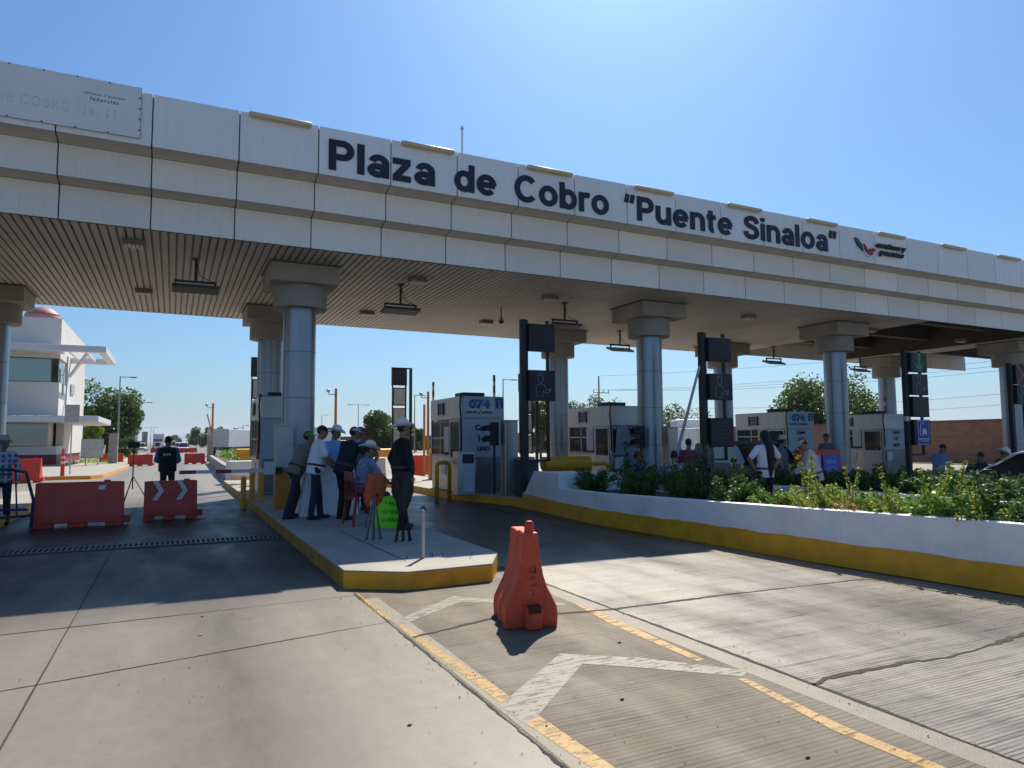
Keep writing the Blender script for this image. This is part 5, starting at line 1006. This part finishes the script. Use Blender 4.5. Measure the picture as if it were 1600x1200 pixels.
# ============================================================ BRICK WALL, WIRES, POLES
bk = bpy.data.materials.new('brick'); bk.use_nodes = True; n = bk.node_tree.nodes; L = bk.node_tree.links
tc = n.new('ShaderNodeTexCoord'); mp = n.new('ShaderNodeMapping'); mp.inputs['Rotation'].default_value = (0, pi/2, pi/2); mp.inputs['Rotation'].default_value = (pi/2, 0, pi/2); L.new(tc.outputs['Object'], mp.inputs[0])
cx = n.new('ShaderNodeSeparateXYZ'); L.new(tc.outputs['Object'], cx.inputs[0]); cb = n.new('ShaderNodeCombineXYZ'); L.new(cx.outputs[1], cb.inputs[0]); L.new(cx.outputs[2], cb.inputs[1])
b_ = n.new('ShaderNodeTexBrick'); b_.inputs['Scale'].default_value = 1.; b_.inputs['Brick Width'].default_value = .4; b_.inputs['Row Height'].default_value = .2; b_.inputs['Mortar Size'].default_value = .008
b_.inputs['Color1'].default_value = (.4,.2,.12,1); b_.inputs['Color2'].default_value = (.3,.15,.09,1); b_.inputs['Mortar'].default_value = (.22,.15,.11,1); L.new(cb.outputs[0], b_.inputs[0]); L.new(b_.outputs[0], n['Principled BSDF'].inputs[0]); n['Principled BSDF'].inputs['Roughness'].default_value = .85
BW = empty('brick_wall', (45, 60, 0), label='long red brick boundary wall behind the booths', cat='wall')
MB().box(0,-48,0,.25,90,2.6).build('wall', bk, BW); cp = MB()
for i in range(230): cp.box(-.03,-48+.6*i,2.6,.28,-47.45+.6*i,2.76)
cp.build('coping', mat('brick_coping', (.26,.13,.08), .85, var=.2, vs_=5), BW)
for i in range(12): MB().box(-.06,-46+11*i,0,-.0,-45.7+11*i,2.6).build('pier', mat('brick_coping', (.26,.13,.08)), BW)
bw2 = MB().box(8,128,0,45,128.4,2.6).build('brick_wall', mat('brown_wall', (.22,.12,.08), .85, var=.1)); tag(bw2, 'distant brown wall closing the plaza behind the large 074 booth', 'wall')
bw3 = MB().box(-7.5,120,0,-7.1,230,2.2).build('brick_wall', mat('maroon_wall', (.16,.07,.05), .85, var=.1)); tag(bw3, 'dark maroon wall along the left of the far road', 'wall')
pole_m = mat('grey_pole', (.3,.29,.28), .7)
up = gw(937, 690, 92); U_ = empty('utility_pole', (up.x, up.y, 0), label='grey utility pole with crossarm above the plain headed booth', cat='utility pole')
MB().tube([(0,0,0),(0,0,10)], .16, 8, r1=.1).build('pole', pole_m, U_); t = MB().cbox(.2,-.3,7.8,2.4,.12,.1); MB().tube([(-1.0,-.3,7.8),(-1.0,-.3,8.25)], .05, 6).tube([(1.3,-.3,7.8),(1.3,-.3,8.2)], .05, 6).tube([(.5,-.3,7.8),(.5,-.3,8.2)], .05, 6).build('insulator', pole_m, U_); t.build('crossarm', pole_m, U_)
up2 = Vector((75, 22, 0)); U2 = empty('utility_pole', up2, label='utility pole beyond the right edge of the photo', cat='utility pole'); MB().tube([(0,0,0),(0,0,11)], .16, 8).build('pole', pole_m, U2)
wire_m = mat('wire', (.12,.12,.13), .7)
def wire(a, b_, sag, label, r=.014):
    a, b_ = Vector(a), Vector(b_); pts = [a.lerp(b_, i/24)-Vector((0,0,sag*4*(i/24)*(1-i/24))) for i in range(25)]; o = MB().tube(pts, r, 5).build('power_line', wire_m); tag(o, label, 'power line', 'overhead wires on the right')
for i, (za, zb, dx) in enumerate(((10,11,0),(8.2,10.2,1.3),(8.2,9.6,.5),(8.2,9.0,-1.0),(6.2,7.2,0),(5.6,6.3,0))): wire((up.x+dx, up.y-.3, za), (up2.x+dx, up2.y, zb), .8+.2*i, 'overhead wire running from the utility pole to the right, %s from the top' % ['first','second','third','fourth','fifth','sixth'][i])
def lamp(px, ptop, w, label, arm=1.1, m=pole_m, kind='T', base=None):
    q = gw(px, ptop, w); h = q.z; S_ = empty('street_lamp', (q.x, q.y, 0), label=label, cat='street lamp', group='street lamps along the road'); MB().tube([(0,0,0),(0,0,h)], .11 if kind == 'T' else .1, 8, r1=.06 if kind == 'T' else .09).build('pole', m, S_)
    if kind == 'T':
        for s in ((-1, 1) if arm > 0 else (1,)): MB().box(min(0, s*abs(arm)),-.06,h-.1,max(0, s*abs(arm)),.06,h-.03).build('arm', m, S_); MB().cbox(s*abs(arm),0,h-.08,.7,.25,.1).build('lamp_head', dark_metal, S_)
    return S_
for px, pt, w, l, a in ((188,588,80,'single arm lamp rising above the large tree',-1.3),(216,628,108,'double arm lamp left of centre of the far road',1.6),(207,656,160,'double arm lamp just behind the first',1.6),(200,654,150,'lamp left of the second double arm lamp',1.2),(236,668,240,'far lamp above the white car',1.6),(240,668,300,'farthest lamp on the left',1.6),(560,632,140,'double arm lamp above the men at the block',1.8),(786,592,80,'lamp right of the large 074 booth',-1.4),(503,648,180,'thin far lamp right of the tallest column',-1.2),(648,617,100,'lamp right of the rear lane sign',-1.2),(372,668,150,'thin far lamp above the white trailer',-.8),(380,664,150,'second thin far lamp above the white trailer',-.8)): lamp(px, pt, w, l, a)
def cam_pole(px, ptop, w, label, col=orange_metal, brace=False):
    q = gw(px, ptop, w); h = q.z; S_ = empty('camera_pole', (q.x, q.y, 0), label=label, cat='camera pole', group='orange camera poles'); MB().tube([(0,0,0),(0,0,h)], .13, 10, r1=.1).build('pole', col, S_)
    MB().tube([(0,0,h-.45),(-.25,0,h-.5),(-.55,0,h-.5),(-.6,0,h-.35)], .04, 6).build('bracket', alu_grey, S_); MB().sph((-.62,0,h-.2), .15, n=10, m_=8).build('camera', alu_grey, S_, smooth=True)
    if brace: MB().tube([(0,0,h*.42),(-.55,0,h*.8)], .07, 6).build('brace', col, S_)
cam_pole(333, 630, 76, 'orange camera pole with slanted brace beside the far lane', brace=True); cam_pole(525, 607, 58, 'orange camera pole above the men at the block'); cam_pole(669, 612, 58, 'orange camera pole left of the large 074 booth')
q = gw(663, 632, 32); t = MB().tube([(0,0,0),(0,0,q.z)], .055, 8).build('orange_post', orange_metal); t.location = (q.x, q.y, 0); tag(t, 'thin orange post between the man in black and the large 074 booth', 'post')
q = gz(176, 727); t = MB().box(-.3,-.3,0,.3,.3,2.35).build('concrete_post', concrete, bevel=.03); t.location = (q.x, q.y, 0); tag(t, 'grey concrete post in front of a sunlit orange barrier', 'post')
q = gw(328, 700, 62); t = MB().box(-.22,-.3,0,.22,.3,2.3).build('concrete_post', concrete, bevel=.03); t.location = (q.x, q.y, 0); tag(t, 'pale cabinet post beside the orange camera pole', 'post')
for px, w, l in ((206,120,'grey pillar left of the far road'),(226,170,'grey slab pillar behind the white car')):
    q = gw(px, 690, w); t = MB().box(-.6,-.6,0,.6,.6,4.4).build('concrete_pillar', concrete); t.location = (q.x, q.y, 0); tag(t, l, 'pillar')
# ============================================================ OFFICE BUILDING
bw = mat('office_white', (.62,.61,.58), .8, var=.05, vs_=.5, bump=.1, bs=10); slab_m = mat('slab_panel', (.66,.66,.66), .45, .1, var=.04); mar = mat('maroon_tile', (.22,.02,.035), .5, var=.1)
refl = mat('mirror_window', (.33,.34,.32), .07, .85, var=.0)
OB = empty('office_building', (-18, 68, 0), label='white two storey office with thin projecting slabs and maroon base', cat='building'); off = Matrix.Translation((18,-68,0))
def ob(mb, name, m, **k): return mb.xf(off).build(name, m, k.pop('parent', OB), **k)
ob(MB().box(-32,60,3.4,-7.5,76,6.05).box(-32,60.6,6.05,-8.1,76,7.8).box(-32,60,7.8,-7.5,76,10.7), 'upper_walls', bw)
ob(MB().box(-31.5,60.6,1.45,-8.2,76,3.4), 'inner_core', mat('cream_interior', (.6,.62,.48), .8))
ob(MB().box(-32,60,.85,-7.5,76,1.45), 'lower_wall', bw); ob(MB().box(-31.9,60.15,0,-7.65,75.9,.85), 'maroon_base', mar)
for k in range(4): ob(MB().box(-11.2+1.15*k-.01,59.9,.0,-10.9+1.15*k,60.14,.84), 'base_fin', mar)
for k in range(5): ob(MB().box(-32+4.8*k+.05,60.05,6.1,-32+4.8*(k+1)-.05,60.1,7.75), 'window', refl)
ob(MB().box(-7.6,60.1,6.1,-7.56,63.5,7.75), 'window', refl)
for k in range(5): ob(MB().box(-32+4.8*k+.05,60.05,1.5,-32+4.8*(k+1)-.05,60.1,3.35), 'window', refl)
ob(MB().box(-8.0,63.5,1.45,-7.5,76,3.4).box(-8.0,63.6,6.05,-7.5,76,7.8), 'side_pier', bw)
ob(MB().box(-32,57,8.0,-4.4,57.5,8.45).box(-4.9,57.5,8.0,-4.4,66,8.45).box(-7.5,65.6,8.0,-4.9,66,8.45).box(-32,57.5,8.1,-7.2,60,8.4), 'upper_slab', slab_m, bevel=.03)
ob(MB().box(-6.9,57.5,8.15,-6.75,65.6,8.35).box(-5.9,57.5,8.15,-5.75,65.6,8.35), 'slab_rib', slab_m)
ob(MB().box(-32,57,3.1,-4.7,60,3.55).box(-7.5,60,3.1,-4.7,68,3.55), 'lower_slab', slab_m, bevel=.06); ob(MB().tube([(-6.9,60.3,6.5),(-5.6,58.0,8.1)], .12, 8), 'strut', slab_m)
ob(MB().box(-7.45,61.5,5.2,-7.4,62.0,7.2), 'wall_plate', alu_grey); ob(MB().box(-7.45,66,5.6,-7.4,68,6.4), 'wall_plate', alu_grey)
ob(MB().tube([(-7.1,60.5,3.55),(-7.1,60.5,8.0)], .05, 6), 'downpipe', alu_grey)
tkq = gy(45, 500, 66); tk = MB().sph((0,0,0), 1.3, 1.3, 1.15, n=24, m_=14).build('water_tank', mat('faded_red_tank', (.45,.2,.18), .6, var=.2, vs_=1.2), smooth=True); tk.location = (tkq.x+.9, 66, 11.3); tag(tk, 'faded red round water tank on the office roof', 'water tank')
bd = MB()
for z in (-.5, 0, .5): bd.tube([(1.31*math.sqrt(1-(z/1.15)**2)*cos(a*pi/12), 1.31*math.sqrt(1-(z/1.15)**2)*sin(a*pi/12), z) for a in range(25)], .03, 5)
bo = bd.build('band', mat('tank_band', (.15,.06,.06), .7), tk)
# ============================================================ SIGNS ON THE LEFT
q = gz(109, 741, .15); S_ = empty('post_sign', (q.x, q.y, .15), label='grey rectangular sign seen from behind on a thin post', cat='sign'); MB().tube([(0,0,0),(0,0,3.2)], .03, 8).build('post', alu_grey, S_); MB().cbox(0,-.04,2.95,.62,.03,.85).build('sign_back', grey_back, S_)
q = gz(143, 727, .15); S_ = empty('board_sign', (q.x, q.y, .15), label='cream two panel board on two legs on the far pavement', cat='sign')
for s in (-.35, .35): MB().tube([(s,0,0),(s,0,.55)], .04, 8).build('leg', alu_grey, S_)
MB().box(-.66,-.05,.5,.66,.05,1.8).build('board', mat('board_cream', (.42,.41,.36), .7), S_); MB().box(-.6,-.06,.56,.6,-.05,1.12).box(-.6,-.06,1.18,.6,-.05,1.74).build('panel_face', mat('board_face', (.5,.49,.44), .7), S_)
q = gz(97, 749); S_ = empty('delineator_post', (q.x, q.y, 0), label='slim bright orange delineator post with white bands', cat='delineator'); MB().tube([(0,0,0),(0,0,.06)], .22, 14).build('base', orange_plastic, S_); MB().tube([(0,0,.06),(0,0,1.15),(0,0,1.35),(0,0,1.4)], [.09,.075,.05,.04], 12).build('tube', orange_plastic, S_)
MB().tube([(0,0,.7),(0,0,.82)], .085, 12).tube([(0,0,.95),(0,0,1.05)], .083, 12).build('white_band', paper, S_)
# crowd barrier, leaning, at lower left
CB = empty('crowd_barrier', (-2.35, 16.0, 0), label='dark blue steel crowd barrier leaning at the lower left edge', cat='crowd barrier'); CB.rotation_euler = (0, 0, radians(188)); CB.scale = (1.1,1.1,1.15); bs = mat('blue_steel', (.03,.045,.09), .45, .4)
MB().tube([(0,0,.02),(-.02,.05,.5),(.1,.1,.95),(.3,.1,1.0),(1.9,.1,1.08)], .025, 8).tube([(.05,.05,.35),(1.9,.1,.4)], .02, 8).tube([(.0,.03,.25),(1.9,.08,.2)], .02, 8).build('frame', bs, CB)
for k in range(6): MB().tube([(.2+.3*k,.06,.25),(.25+.3*k,.1,1.0)], .013, 6).build('bar', bs, CB)
MB().box(.75,.05,.45,1.9,.12,.95).build('panel', mat('navy_sheet', (.02,.03,.07), .6), CB); MB().tube([(0,-.2,.03),(0,.25,.03)], .03, 8).build('foot', bs, CB)
# tripod with phone
q = gz(206, 788); S_ = empty('camera_tripod', (q.x, q.y, 0), label='thin black tripod holding a camera in the left lane', cat='tripod')
for a in (0, 2.1, 4.2): MB().tube([(0,0,.75),(.42*cos(a),.42*sin(a),0)], .013, 6).build('leg', black_paint, S_)
MB().tube([(0,0,.4),(0,0,1.5)], .016, 8).build('centre_column', black_paint, S_); MB().box(-.14,-.05,1.5,.14,.05,1.66).build('camera', black_paint, S_, bevel=.01); MB().tube([(0,-.05,1.58),(0,-.09,1.58)], .04, 12).build('lens', black_paint, S_)
# ============================================================ THINGS ON THE ISLAND
red_pl = mat('red_chair_plastic', (.3,.02,.025), .4, var=.08)
for k in range(2):
    Cc = empty('plastic_chair', (2.98, 12.25, .2+.07*k), 82, label=['lower red plastic chair of the stack under the seated man','upper red plastic chair under the seated man'][k], cat='chair', group='stacked red plastic chairs')
    MB().rings([((0,0,.42),(.22,0,0),(0,.22,0)),((0,0,.445),(.22,0,0),(0,.22,0))], 4).xf(Matrix.Rotation(pi/4,4,'Z') @ Matrix.Scale(1.15,4)).build('seat', red_pl, Cc, bevel=.01)
    for sx in (-1, 1):
        for sy in (-1, 1): MB().extr([(-.025,-.012),(.025,-.012),(.025,.012),(-.025,.012)], (sx*.2,sy*.18,.45),(sx*.25,sy*.25,0),(1,0,0),(0,1,0)).build('leg', red_pl, Cc)
        MB().tube([(sx*.24,.16,.45),(sx*.25,.14,.64),(sx*.25,-.18,.64),(sx*.23,-.2,.5)], .02, 8).build('armrest', red_pl, Cc)
    b_ = MB()
    for s in range(5): b_.box(-.17+.085*s-.028,-.25,.44,-.17+.085*s+.028,-.225,.78)
    b_.box(-.2,-.255,.76,.2,-.22,.84); b_.build('backrest', red_pl, Cc, bevel=.008)
def stool_bundle(x, y, label, cloth, tall, mat_leg, dx):
    S_ = empty('folded_stools', (x, y, .2), label=label, cat='folding stool'); R_ = random.Random(dx)
    for k in range(6):
        a = (k-2.5)*.045; b_ = (k % 2-.5)*.1; MB().tube([(a*1.15,b_,0),(a*.5,b_*.4,.42),(-a*.8,-b_,tall-.05)], .011, 7).tube([(a*1.15,b_,0),(a*1.15,b_,.025)], .018, 7).build('leg', mat_leg, S_)
    c = MB(); n = 22; vs = []; H_ = 9
    for i in range(H_):
        z = tall-(.36 if dx == 1 else .5)*i/(H_-1)
        for j in range(n):
            t_ = 2*pi*j/n; r_ = (.05+.065*sin(pi*min(1, .2+i/(H_-1)*.7)))*(1+.3*sin(3*t_+dx+i*.35)+.2*sin(7*t_+i*.5)); vs.append((r_*cos(t_)*1.15, r_*.6*sin(t_), z-.12*sin(2*t_+dx)*i/H_+.03*(i == 0)))
    c.add(vs, [(i*n+j, i*n+(j+1) % n, (i+1)*n+(j+1) % n, (i+1)*n+j) for i in range(H_-1) for j in range(n)]+[tuple(range(n-1, -1, -1))]); c.build('hanging_cloth', cloth, S_, smooth=True); return S_
stool_bundle(2.68, 10.3, 'upright folded stools draped with an orange vest', mat('orange_cloth', (.5,.1,.03), .75, var=.2, vs_=10), .93, mat('grey_tube', (.16,.17,.18), .4, .6), 1)
stool_bundle(3.02, 9.95, 'upright folded stools draped with dark brown cloth', mat('dark_brown_cloth', (.035,.03,.026), .8, var=.2, vs_=10), .95, mat('black_tube', (.01,.01,.012), .35, .3), 5)
PG = empty('protest_poster', (3.3, 11.55, .2), 0, label='lime green handwritten poster standing on the island', cat='poster'); PG.rotation_euler = (radians(-8), 0, radians(-20))
pm = MB().add([(-.27,0,.0),(.1,0,.0),(.27,.02,.05),(.26,.03,.2),(.28,.04,.38),(.25,.05,.58),(0,.03,.54),(-.22,.02,.5),(-.26,.01,.25)], [(0,1,2,3,4,5,6,7,8)]); pm.add([(x,y+.004,z) for x,y,z in pm.v], [(8,7,6,5,4,3,2,1,0)]); pm.build('card', mat('lime_card', (.25,.95,.01), .7, var=.03), PG)
for s, z, w_ in (('LA NUA', .37, .3), ('NO SEGUR', .23, .36), ('COBRA', .1, .28)): text(s, ink, PG, (-.16, -.004+z*.07, z), RF, w=w_, h=.06, depth=.003)
q = gz(661, 872, .2); ps = empty('metal_stub_post', (q.x, q.y, .2), label='short bare steel post on the island tip', cat='post'); MB().box(-.018,-.018,0,.018,.018,.58).build('post', alu_grey, ps); MB().tube([(-.03,0,.6),(.0,0,.62),(.03,0,.59)], .02, 8).build('broken_top', dark_metal, ps); 
for a, b_ in ((-.2,.02),(.14,.06),(.25,-.02)): MB().tube([(a,b_,0),(a,b_,.05)], .006, 6).build('anchor_bolt', dark_metal, ps)
bt = MB().tube([(0,0,0),(0,0,.18),(0,0,.22),(0,0,.26)], [.035,.035,.015,.014], 12).build('water_bottle', glass_clear, smooth=True); bt.location = (2.95, 11.75, .2); tag(bt, 'clear water bottle on the island under the chair', 'bottle')
# right side objects
bn = empty('orange_banner', (gw(1278, 700, 18.6).x, gw(1278, 700, 18.6).y, .1), label='orange red barrier carrying a blue and white printed sheet', cat='traffic barrier'); bn.rotation_euler = (0,0,0)
MB().extr([(-.24,0),(.24,0),(.12,.5),(.09,1.24),(-.09,1.24),(-.12,.5)], (-.78,0,0), (.72,0,0), (0,1,0), (0,0,1)).build('body', orange_plastic, bn, fix=True, bevel=.02)
sh_ = MB().box(.0,-.16,.62,.56,-.15,1.1).build('printed_sheet', mat('blue_sheet', (.08,.16,.7), .5), bn); MB().box(-.36,-.16,.5,-.1,-.15,1.1).build('printed_sheet', mat('pale_sheet', (.4,.5,.8), .5), bn); text('AGUA', paper, sh_, (.08,-.164,.88), RF, w=.38, h=.1, depth=.003); text('JUSTA', paper, sh_, (.08,-.164,.7), RF, w=.38, h=.1, depth=.003)
tb = gw(1505, 715, 16.6); TB = empty('folding_table', (tb.x, tb.y, 0), label='white folding table with papers at the far right', cat='table'); MB().box(-.9,-.4,.7,.9,.4,.74).build('tabletop', paper, TB)
for sx in (-.8,.8):
    for sy in (-.32,.32): MB().tube([(sx,sy,0),(sx,sy,.7)], .015, 6).build('leg', alu_grey, TB)
bt2 = bt.copy(); SC.collection.objects.link(bt2); bt2.location = (tb.x-.2, tb.y-.1, .74); tag(bt2, 'clear water bottle on the white folding table', 'bottle')
pq0 = gw(1060, 700, 18.0); pq1 = gw(1093, 572, 17.6); lp = MB().tube([tuple(pq0), tuple(pq1)], .045, 10, r1=.03).build('leaning_pole', mat('white_pole', (.55,.55,.57), .4)); tag(lp, 'long white pole slanting up against the second black lane sign', 'pole')
lp.data.transform(Matrix.Translation(-pq0)); lp.location = (pq0.x, pq0.y, .2); d_ = pq0.z-.2
lp.data.transform(Matrix.Identity(4)); lp.location = pq0
MB().tube([(0,0,0), tuple((pq0-pq1).normalized()*(pq0.z-.2))], .045, 10).build('lower_end', MT['white_pole'], lp)
# ============================================================ VEHICLES
tyre = black_rubber; rim = alu_grey; chrome = mat('chrome', (.7,.7,.72), .15, 1)
def car(loc, hd, label, paint, L_=4.5, Wd=1.8, Hh=1.5, kind='suv', group='vehicles around the plaza', cat='car'):
    V = empty('parked_car', loc, hd, label=label, cat=cat, group=group); hw = Wd/2
    secs = [(-.5,.35,.62,.78),(-.47,.28,.85,.92),(-.3,.25,.93,1),(-.05,.25,.93,1),(.2,.25,.92,1),(.38,.27,.86,.98),(.47,.3,.76,.9),(.5,.36,.62,.75)]
    vs = []; rs = []
    for u, z0, z1, k in secs:
        y = u*L_; h = hw*k; rs += [[(-h*.96,y,z0),(-h,y,z0+.12),(-h,y,(z0+z1)/2),(-h*.96,y,z1-.06),(-h*.82,y,z1),(h*.82,y,z1),(h*.96,y,z1-.06),(h,y,(z0+z1)/2),(h,y,z0+.12),(h*.96,y,z0)]]
    n = 10; vs = [p for r_ in rs for p in r_]; b_ = MB().add(vs, [(i*n+j, i*n+(j+1) % n, (i+1)*n+(j+1) % n, (i+1)*n+j) for i in range(len(rs)-1) for j in range(n)]+[tuple(range(n-1,-1,-1)), tuple((len(rs)-1)*n+j for j in range(n))])
    o = b_.build('body', paint, V, fix=True, smooth=True); s_ = o.modifiers.new('s', 'SUBSURF'); s_.levels = s_.render_levels = 2
    gh = [(-.44,.88,.86,.8),(-.36,Hh-.08,.8,.8),(-.2,Hh,.76,.8),(.02,Hh-.01,.76,.8),(.12,Hh-.1,.78,.8),(.28,.9,.86,.8)] if kind == 'suv' else [(-.4,.9,.86,.8),(-.27,Hh-.08,.76,.8),(-.1,Hh,.74,.8),(.05,Hh-.05,.74,.8),(.26,.9,.86,.8)]
    g = MB(); vs = []
    for u, z, k, _ in gh: y = u*L_; h = hw*k; z = max(z, .9); vs += [(-hw*.9,y,.86),(-h,y,z-.05),(-h*.8,y,z),(h*.8,y,z),(h,y,z-.05),(hw*.9,y,.86)]
    n = 6; g.add(vs, [(i*n+j, i*n+(j+1) % n, (i+1)*n+(j+1) % n, (i+1)*n+j) for i in range(len(gh)-1) for j in range(n)]+[tuple(range(n-1,-1,-1)), tuple((len(gh)-1)*n+j for j in range(n))]); g.build('window', mat('car_glass', (.01,.012,.015), .12, 0, var=.05, spec=.35), V, fix=True, smooth='auto')
    r_ = MB(); pts = [(u*L_, z, k) for u, z, k, _ in gh]
    for s in (-1, 1): r_.tube([(s*hw*k*.93, y, z+.0) for y, z, k in pts], .035, 6)
    r_.build('roof_rail', chrome if paint.name == 'black_car_paint' else paint, V, smooth=True)
    t = MB(); i0 = 1; 
    for i in range(1, len(gh)-2): (u, z, k, _), (u2, z2, k2, _) = gh[i], gh[i+1]; t.add([(-hw*k*.86,u*L_,z-.0+.012),(hw*k*.86,u*L_,z+.012),(hw*k2*.86,u2*L_,z2+.012),(-hw*k2*.86,u2*L_,z2+.012),(-hw*k*.86,u*L_,z-.02),(hw*k*.86,u*L_,z-.02),(hw*k2*.86,u2*L_,z2-.02),(-hw*k2*.86,u2*L_,z2-.02)], [(0,1,2,3),(7,6,5,4),(0,4,5,1),(1,5,6,2),(2,6,7,3),(3,7,4,0)])
    t.build('roof', paint, V, smooth=False)
    for sx in (-1, 1):
        for yy in (-.31, .31):
            w = MB().tube([(sx*(hw-.22),yy*L_,.33),(sx*(hw-.01),yy*L_,.33)], .33, 20).build('wheel', tyre, V, smooth='auto'); MB().tube([(sx*(hw-.05),yy*L_,.33),(sx*(hw+.005),yy*L_,.33)], .2, 14).build('rim', rim, w)
        MB().cbox(sx*hw*.68,.487*L_,.66,.34,.12,.13).build('headlight', mat('headlight', (.6,.6,.6), .1), V, bevel=.03); MB().cbox(sx*hw*.72,-.488*L_,.76,.3,.08,.14).build('tail_light', mat('tail_red', (.4,.01,.01), .2), V, bevel=.03)
        MB().cbox(sx*(hw+.08),.19*L_,.98,.18,.1,.13).build('mirror', paint, V, bevel=.03)
    MB().cbox(0,.49*L_,.55,.9,.08,.14).build('grille', dark_metal, V); return V
blackp = mat('black_car_paint', (.012,.013,.016), .25, 0, var=.05, coat=1.); whitep = mat('white_car_paint', (.7,.7,.7), .3, var=.03, coat=.6)
q = gw(1620, 730, 12.9); car((14.6, 7.2, 0), 0, 'black car half in view at the right edge behind the hedge', blackp, 4.6, 1.85, 1.42)
q = gw(1162, 710, 22.5); car((q.x+.4, q.y, 0), 200, 'black pickup behind the yellow crash tube, left of the long haired woman', mat('matte_black_paint', (.012,.012,.014), .6, 0, var=.1), 5.0, 1.95, 1.55)
def boxtruck(px, w, hd, label, L_, H_, Wd=2.5, cabc=whitep, boxm=white_paint, cab=True, cat='lorry', name='box_truck'):
    q = gw(px, 690, w); V = empty(name, (q.x, q.y, 0), hd, label=label, cat=cat, group='vehicles around the plaza'); MB().box(-Wd/2,-L_,1.1 if L_ > 4 else .4,Wd/2,0,H_).build('cargo_box', boxm, V, bevel=.05); MB().box(-Wd*.4,-L_,.7,Wd*.4,.2,1.05).build('chassis', dark_metal, V)
    if cab:
        MB().box(-Wd*.45,.25,.8,Wd*.45,1.7,2.9).box(-Wd*.4,1.7,.8,Wd*.4,3.0,1.9).build('cab', cabc, V, bevel=.12); MB().box(-Wd*.4,1.68,2.05,Wd*.4,1.73,2.75).build('windscreen', glass_dark, V); MB().box(-.5,3.0,.9,.5,3.04,1.7).build('grille', dark_metal, V); MB().box(-Wd*.45,2.95,.55,Wd*.45,3.15,.85).build('bumper', chrome, V)
    for sx in (-1, 1):
        for yy in ([-L_+.8,-L_+2.0,-.8] if L_ > 4 else [-L_+.7,-.6])+([2.2] if cab else []): MB().tube([(sx*(Wd/2-.3),yy,.5),(sx*Wd/2,yy,.5)], .5 if L_ > 4 else .33, 14).build('wheel', tyre, V, smooth='auto')
    return V
boxtruck(248, 178, 184, 'white lorry facing the camera far down the left road', 12, 4.0)
boxtruck(345, 150, 184, 'grey trailer parked far off right of the orange pole', 8, 3.5, boxm=mat('grey_trailer', (.3,.28,.27), .7, var=.2, vs_=.6), cab=False, cat='trailer', name='trailer')
boxtruck(377, 95, 20, 'white trailer just left of the leftmost booth', 10, 3.3, cab=False, cat='trailer', name='trailer', boxm=mat('trailer_white', (.5,.52,.55), .5))
boxtruck(512, 110, 60, 'white lorry top seen above the men at the block', 9, 3.9, boxm=white_paint)
boxtruck(1083, 44, 20, 'white van behind the leaning white pole', 3.4, 2.3, Wd=2.0, cat='van', name='van')
for px, w, hd, l in ((221,150,184,'white pickup left of the white lorry'),(281,150,184,'white car far down the lane, left of two'),(287,135,184,'white car far down the lane, right of two')): q = gw(px, 690, w); car((q.x, q.y, 0), hd, l, whitep, 5, 2.0, 1.75)
gv = MB(); R_ = random.Random(17)
for _ in range(900):
    x = R_.uniform(-2.5, 7.6) if R_.random() < .5 else R_.choice((1.83, 3.86, 7.55))+R_.gauss(0,.12); y = R_.uniform(1.6, 8.0); s = R_.uniform(.002,.006)*(1.6 if R_.random() < .05 else 1); gv.sph((x,y,s*.5+.004), s, s*R_.uniform(.6,1), s*.6, n=5, m_=3)
gvo = gv.build('gravel', mat('grit', (.3,.27,.22), .9, var=.5, vs_=30)); tag(gvo, 'scattered grit and tiny stones on the pavement', 'gravel', kind='stuff')
# haze
HZ = MB().box(-9500,-3500,-2,9500,16800,260).build('haze', bpy.data.materials.new('haze')); HZ['kind'] = 'stuff'; HZ['label'] = 'thin pale air haze over the whole place'; hm_ = HZ.data.materials[0]; hm_.use_nodes = True; hn = hm_.node_tree; hn.nodes.remove(hn.nodes['Principled BSDF']); pv = hn.nodes.new('ShaderNodeVolumePrincipled'); pv.inputs['Color'].default_value = (.75,.85,1,1); pv.inputs['Density'].default_value = .00011; pv.inputs['Anisotropy'].default_value = .3; hn.links.new(pv.outputs[0], hn.nodes['Material Output'].inputs['Volume'])
# litter on the pavement
for i, (px, py, c) in enumerate(((316,964,(.5,.2,.1)),(313,993,(.6,.5,.45)),(640,1134,(.35,.12,.06)),(972,1094,(.03,.03,.03)),(968,1005,(.03,.03,.03)),(1262,1185,(.1,.05,.03)))):
    q = gz(px, py); b_ = MB().sph((0,0,.006), .016, .009, .006, n=7, m_=5).build('dry_scrap', mat('litter_%d' % i, c, .8)); b_.location = q; tag(b_, 'tiny dry scrap on the pavement, %s' % ['orange, on the smooth left lane','pale, on the smooth left lane','brown, beside the left seam','black, right of the near chevron','black, between the two chevrons','dark twig near the lower right line'][i], 'litter')
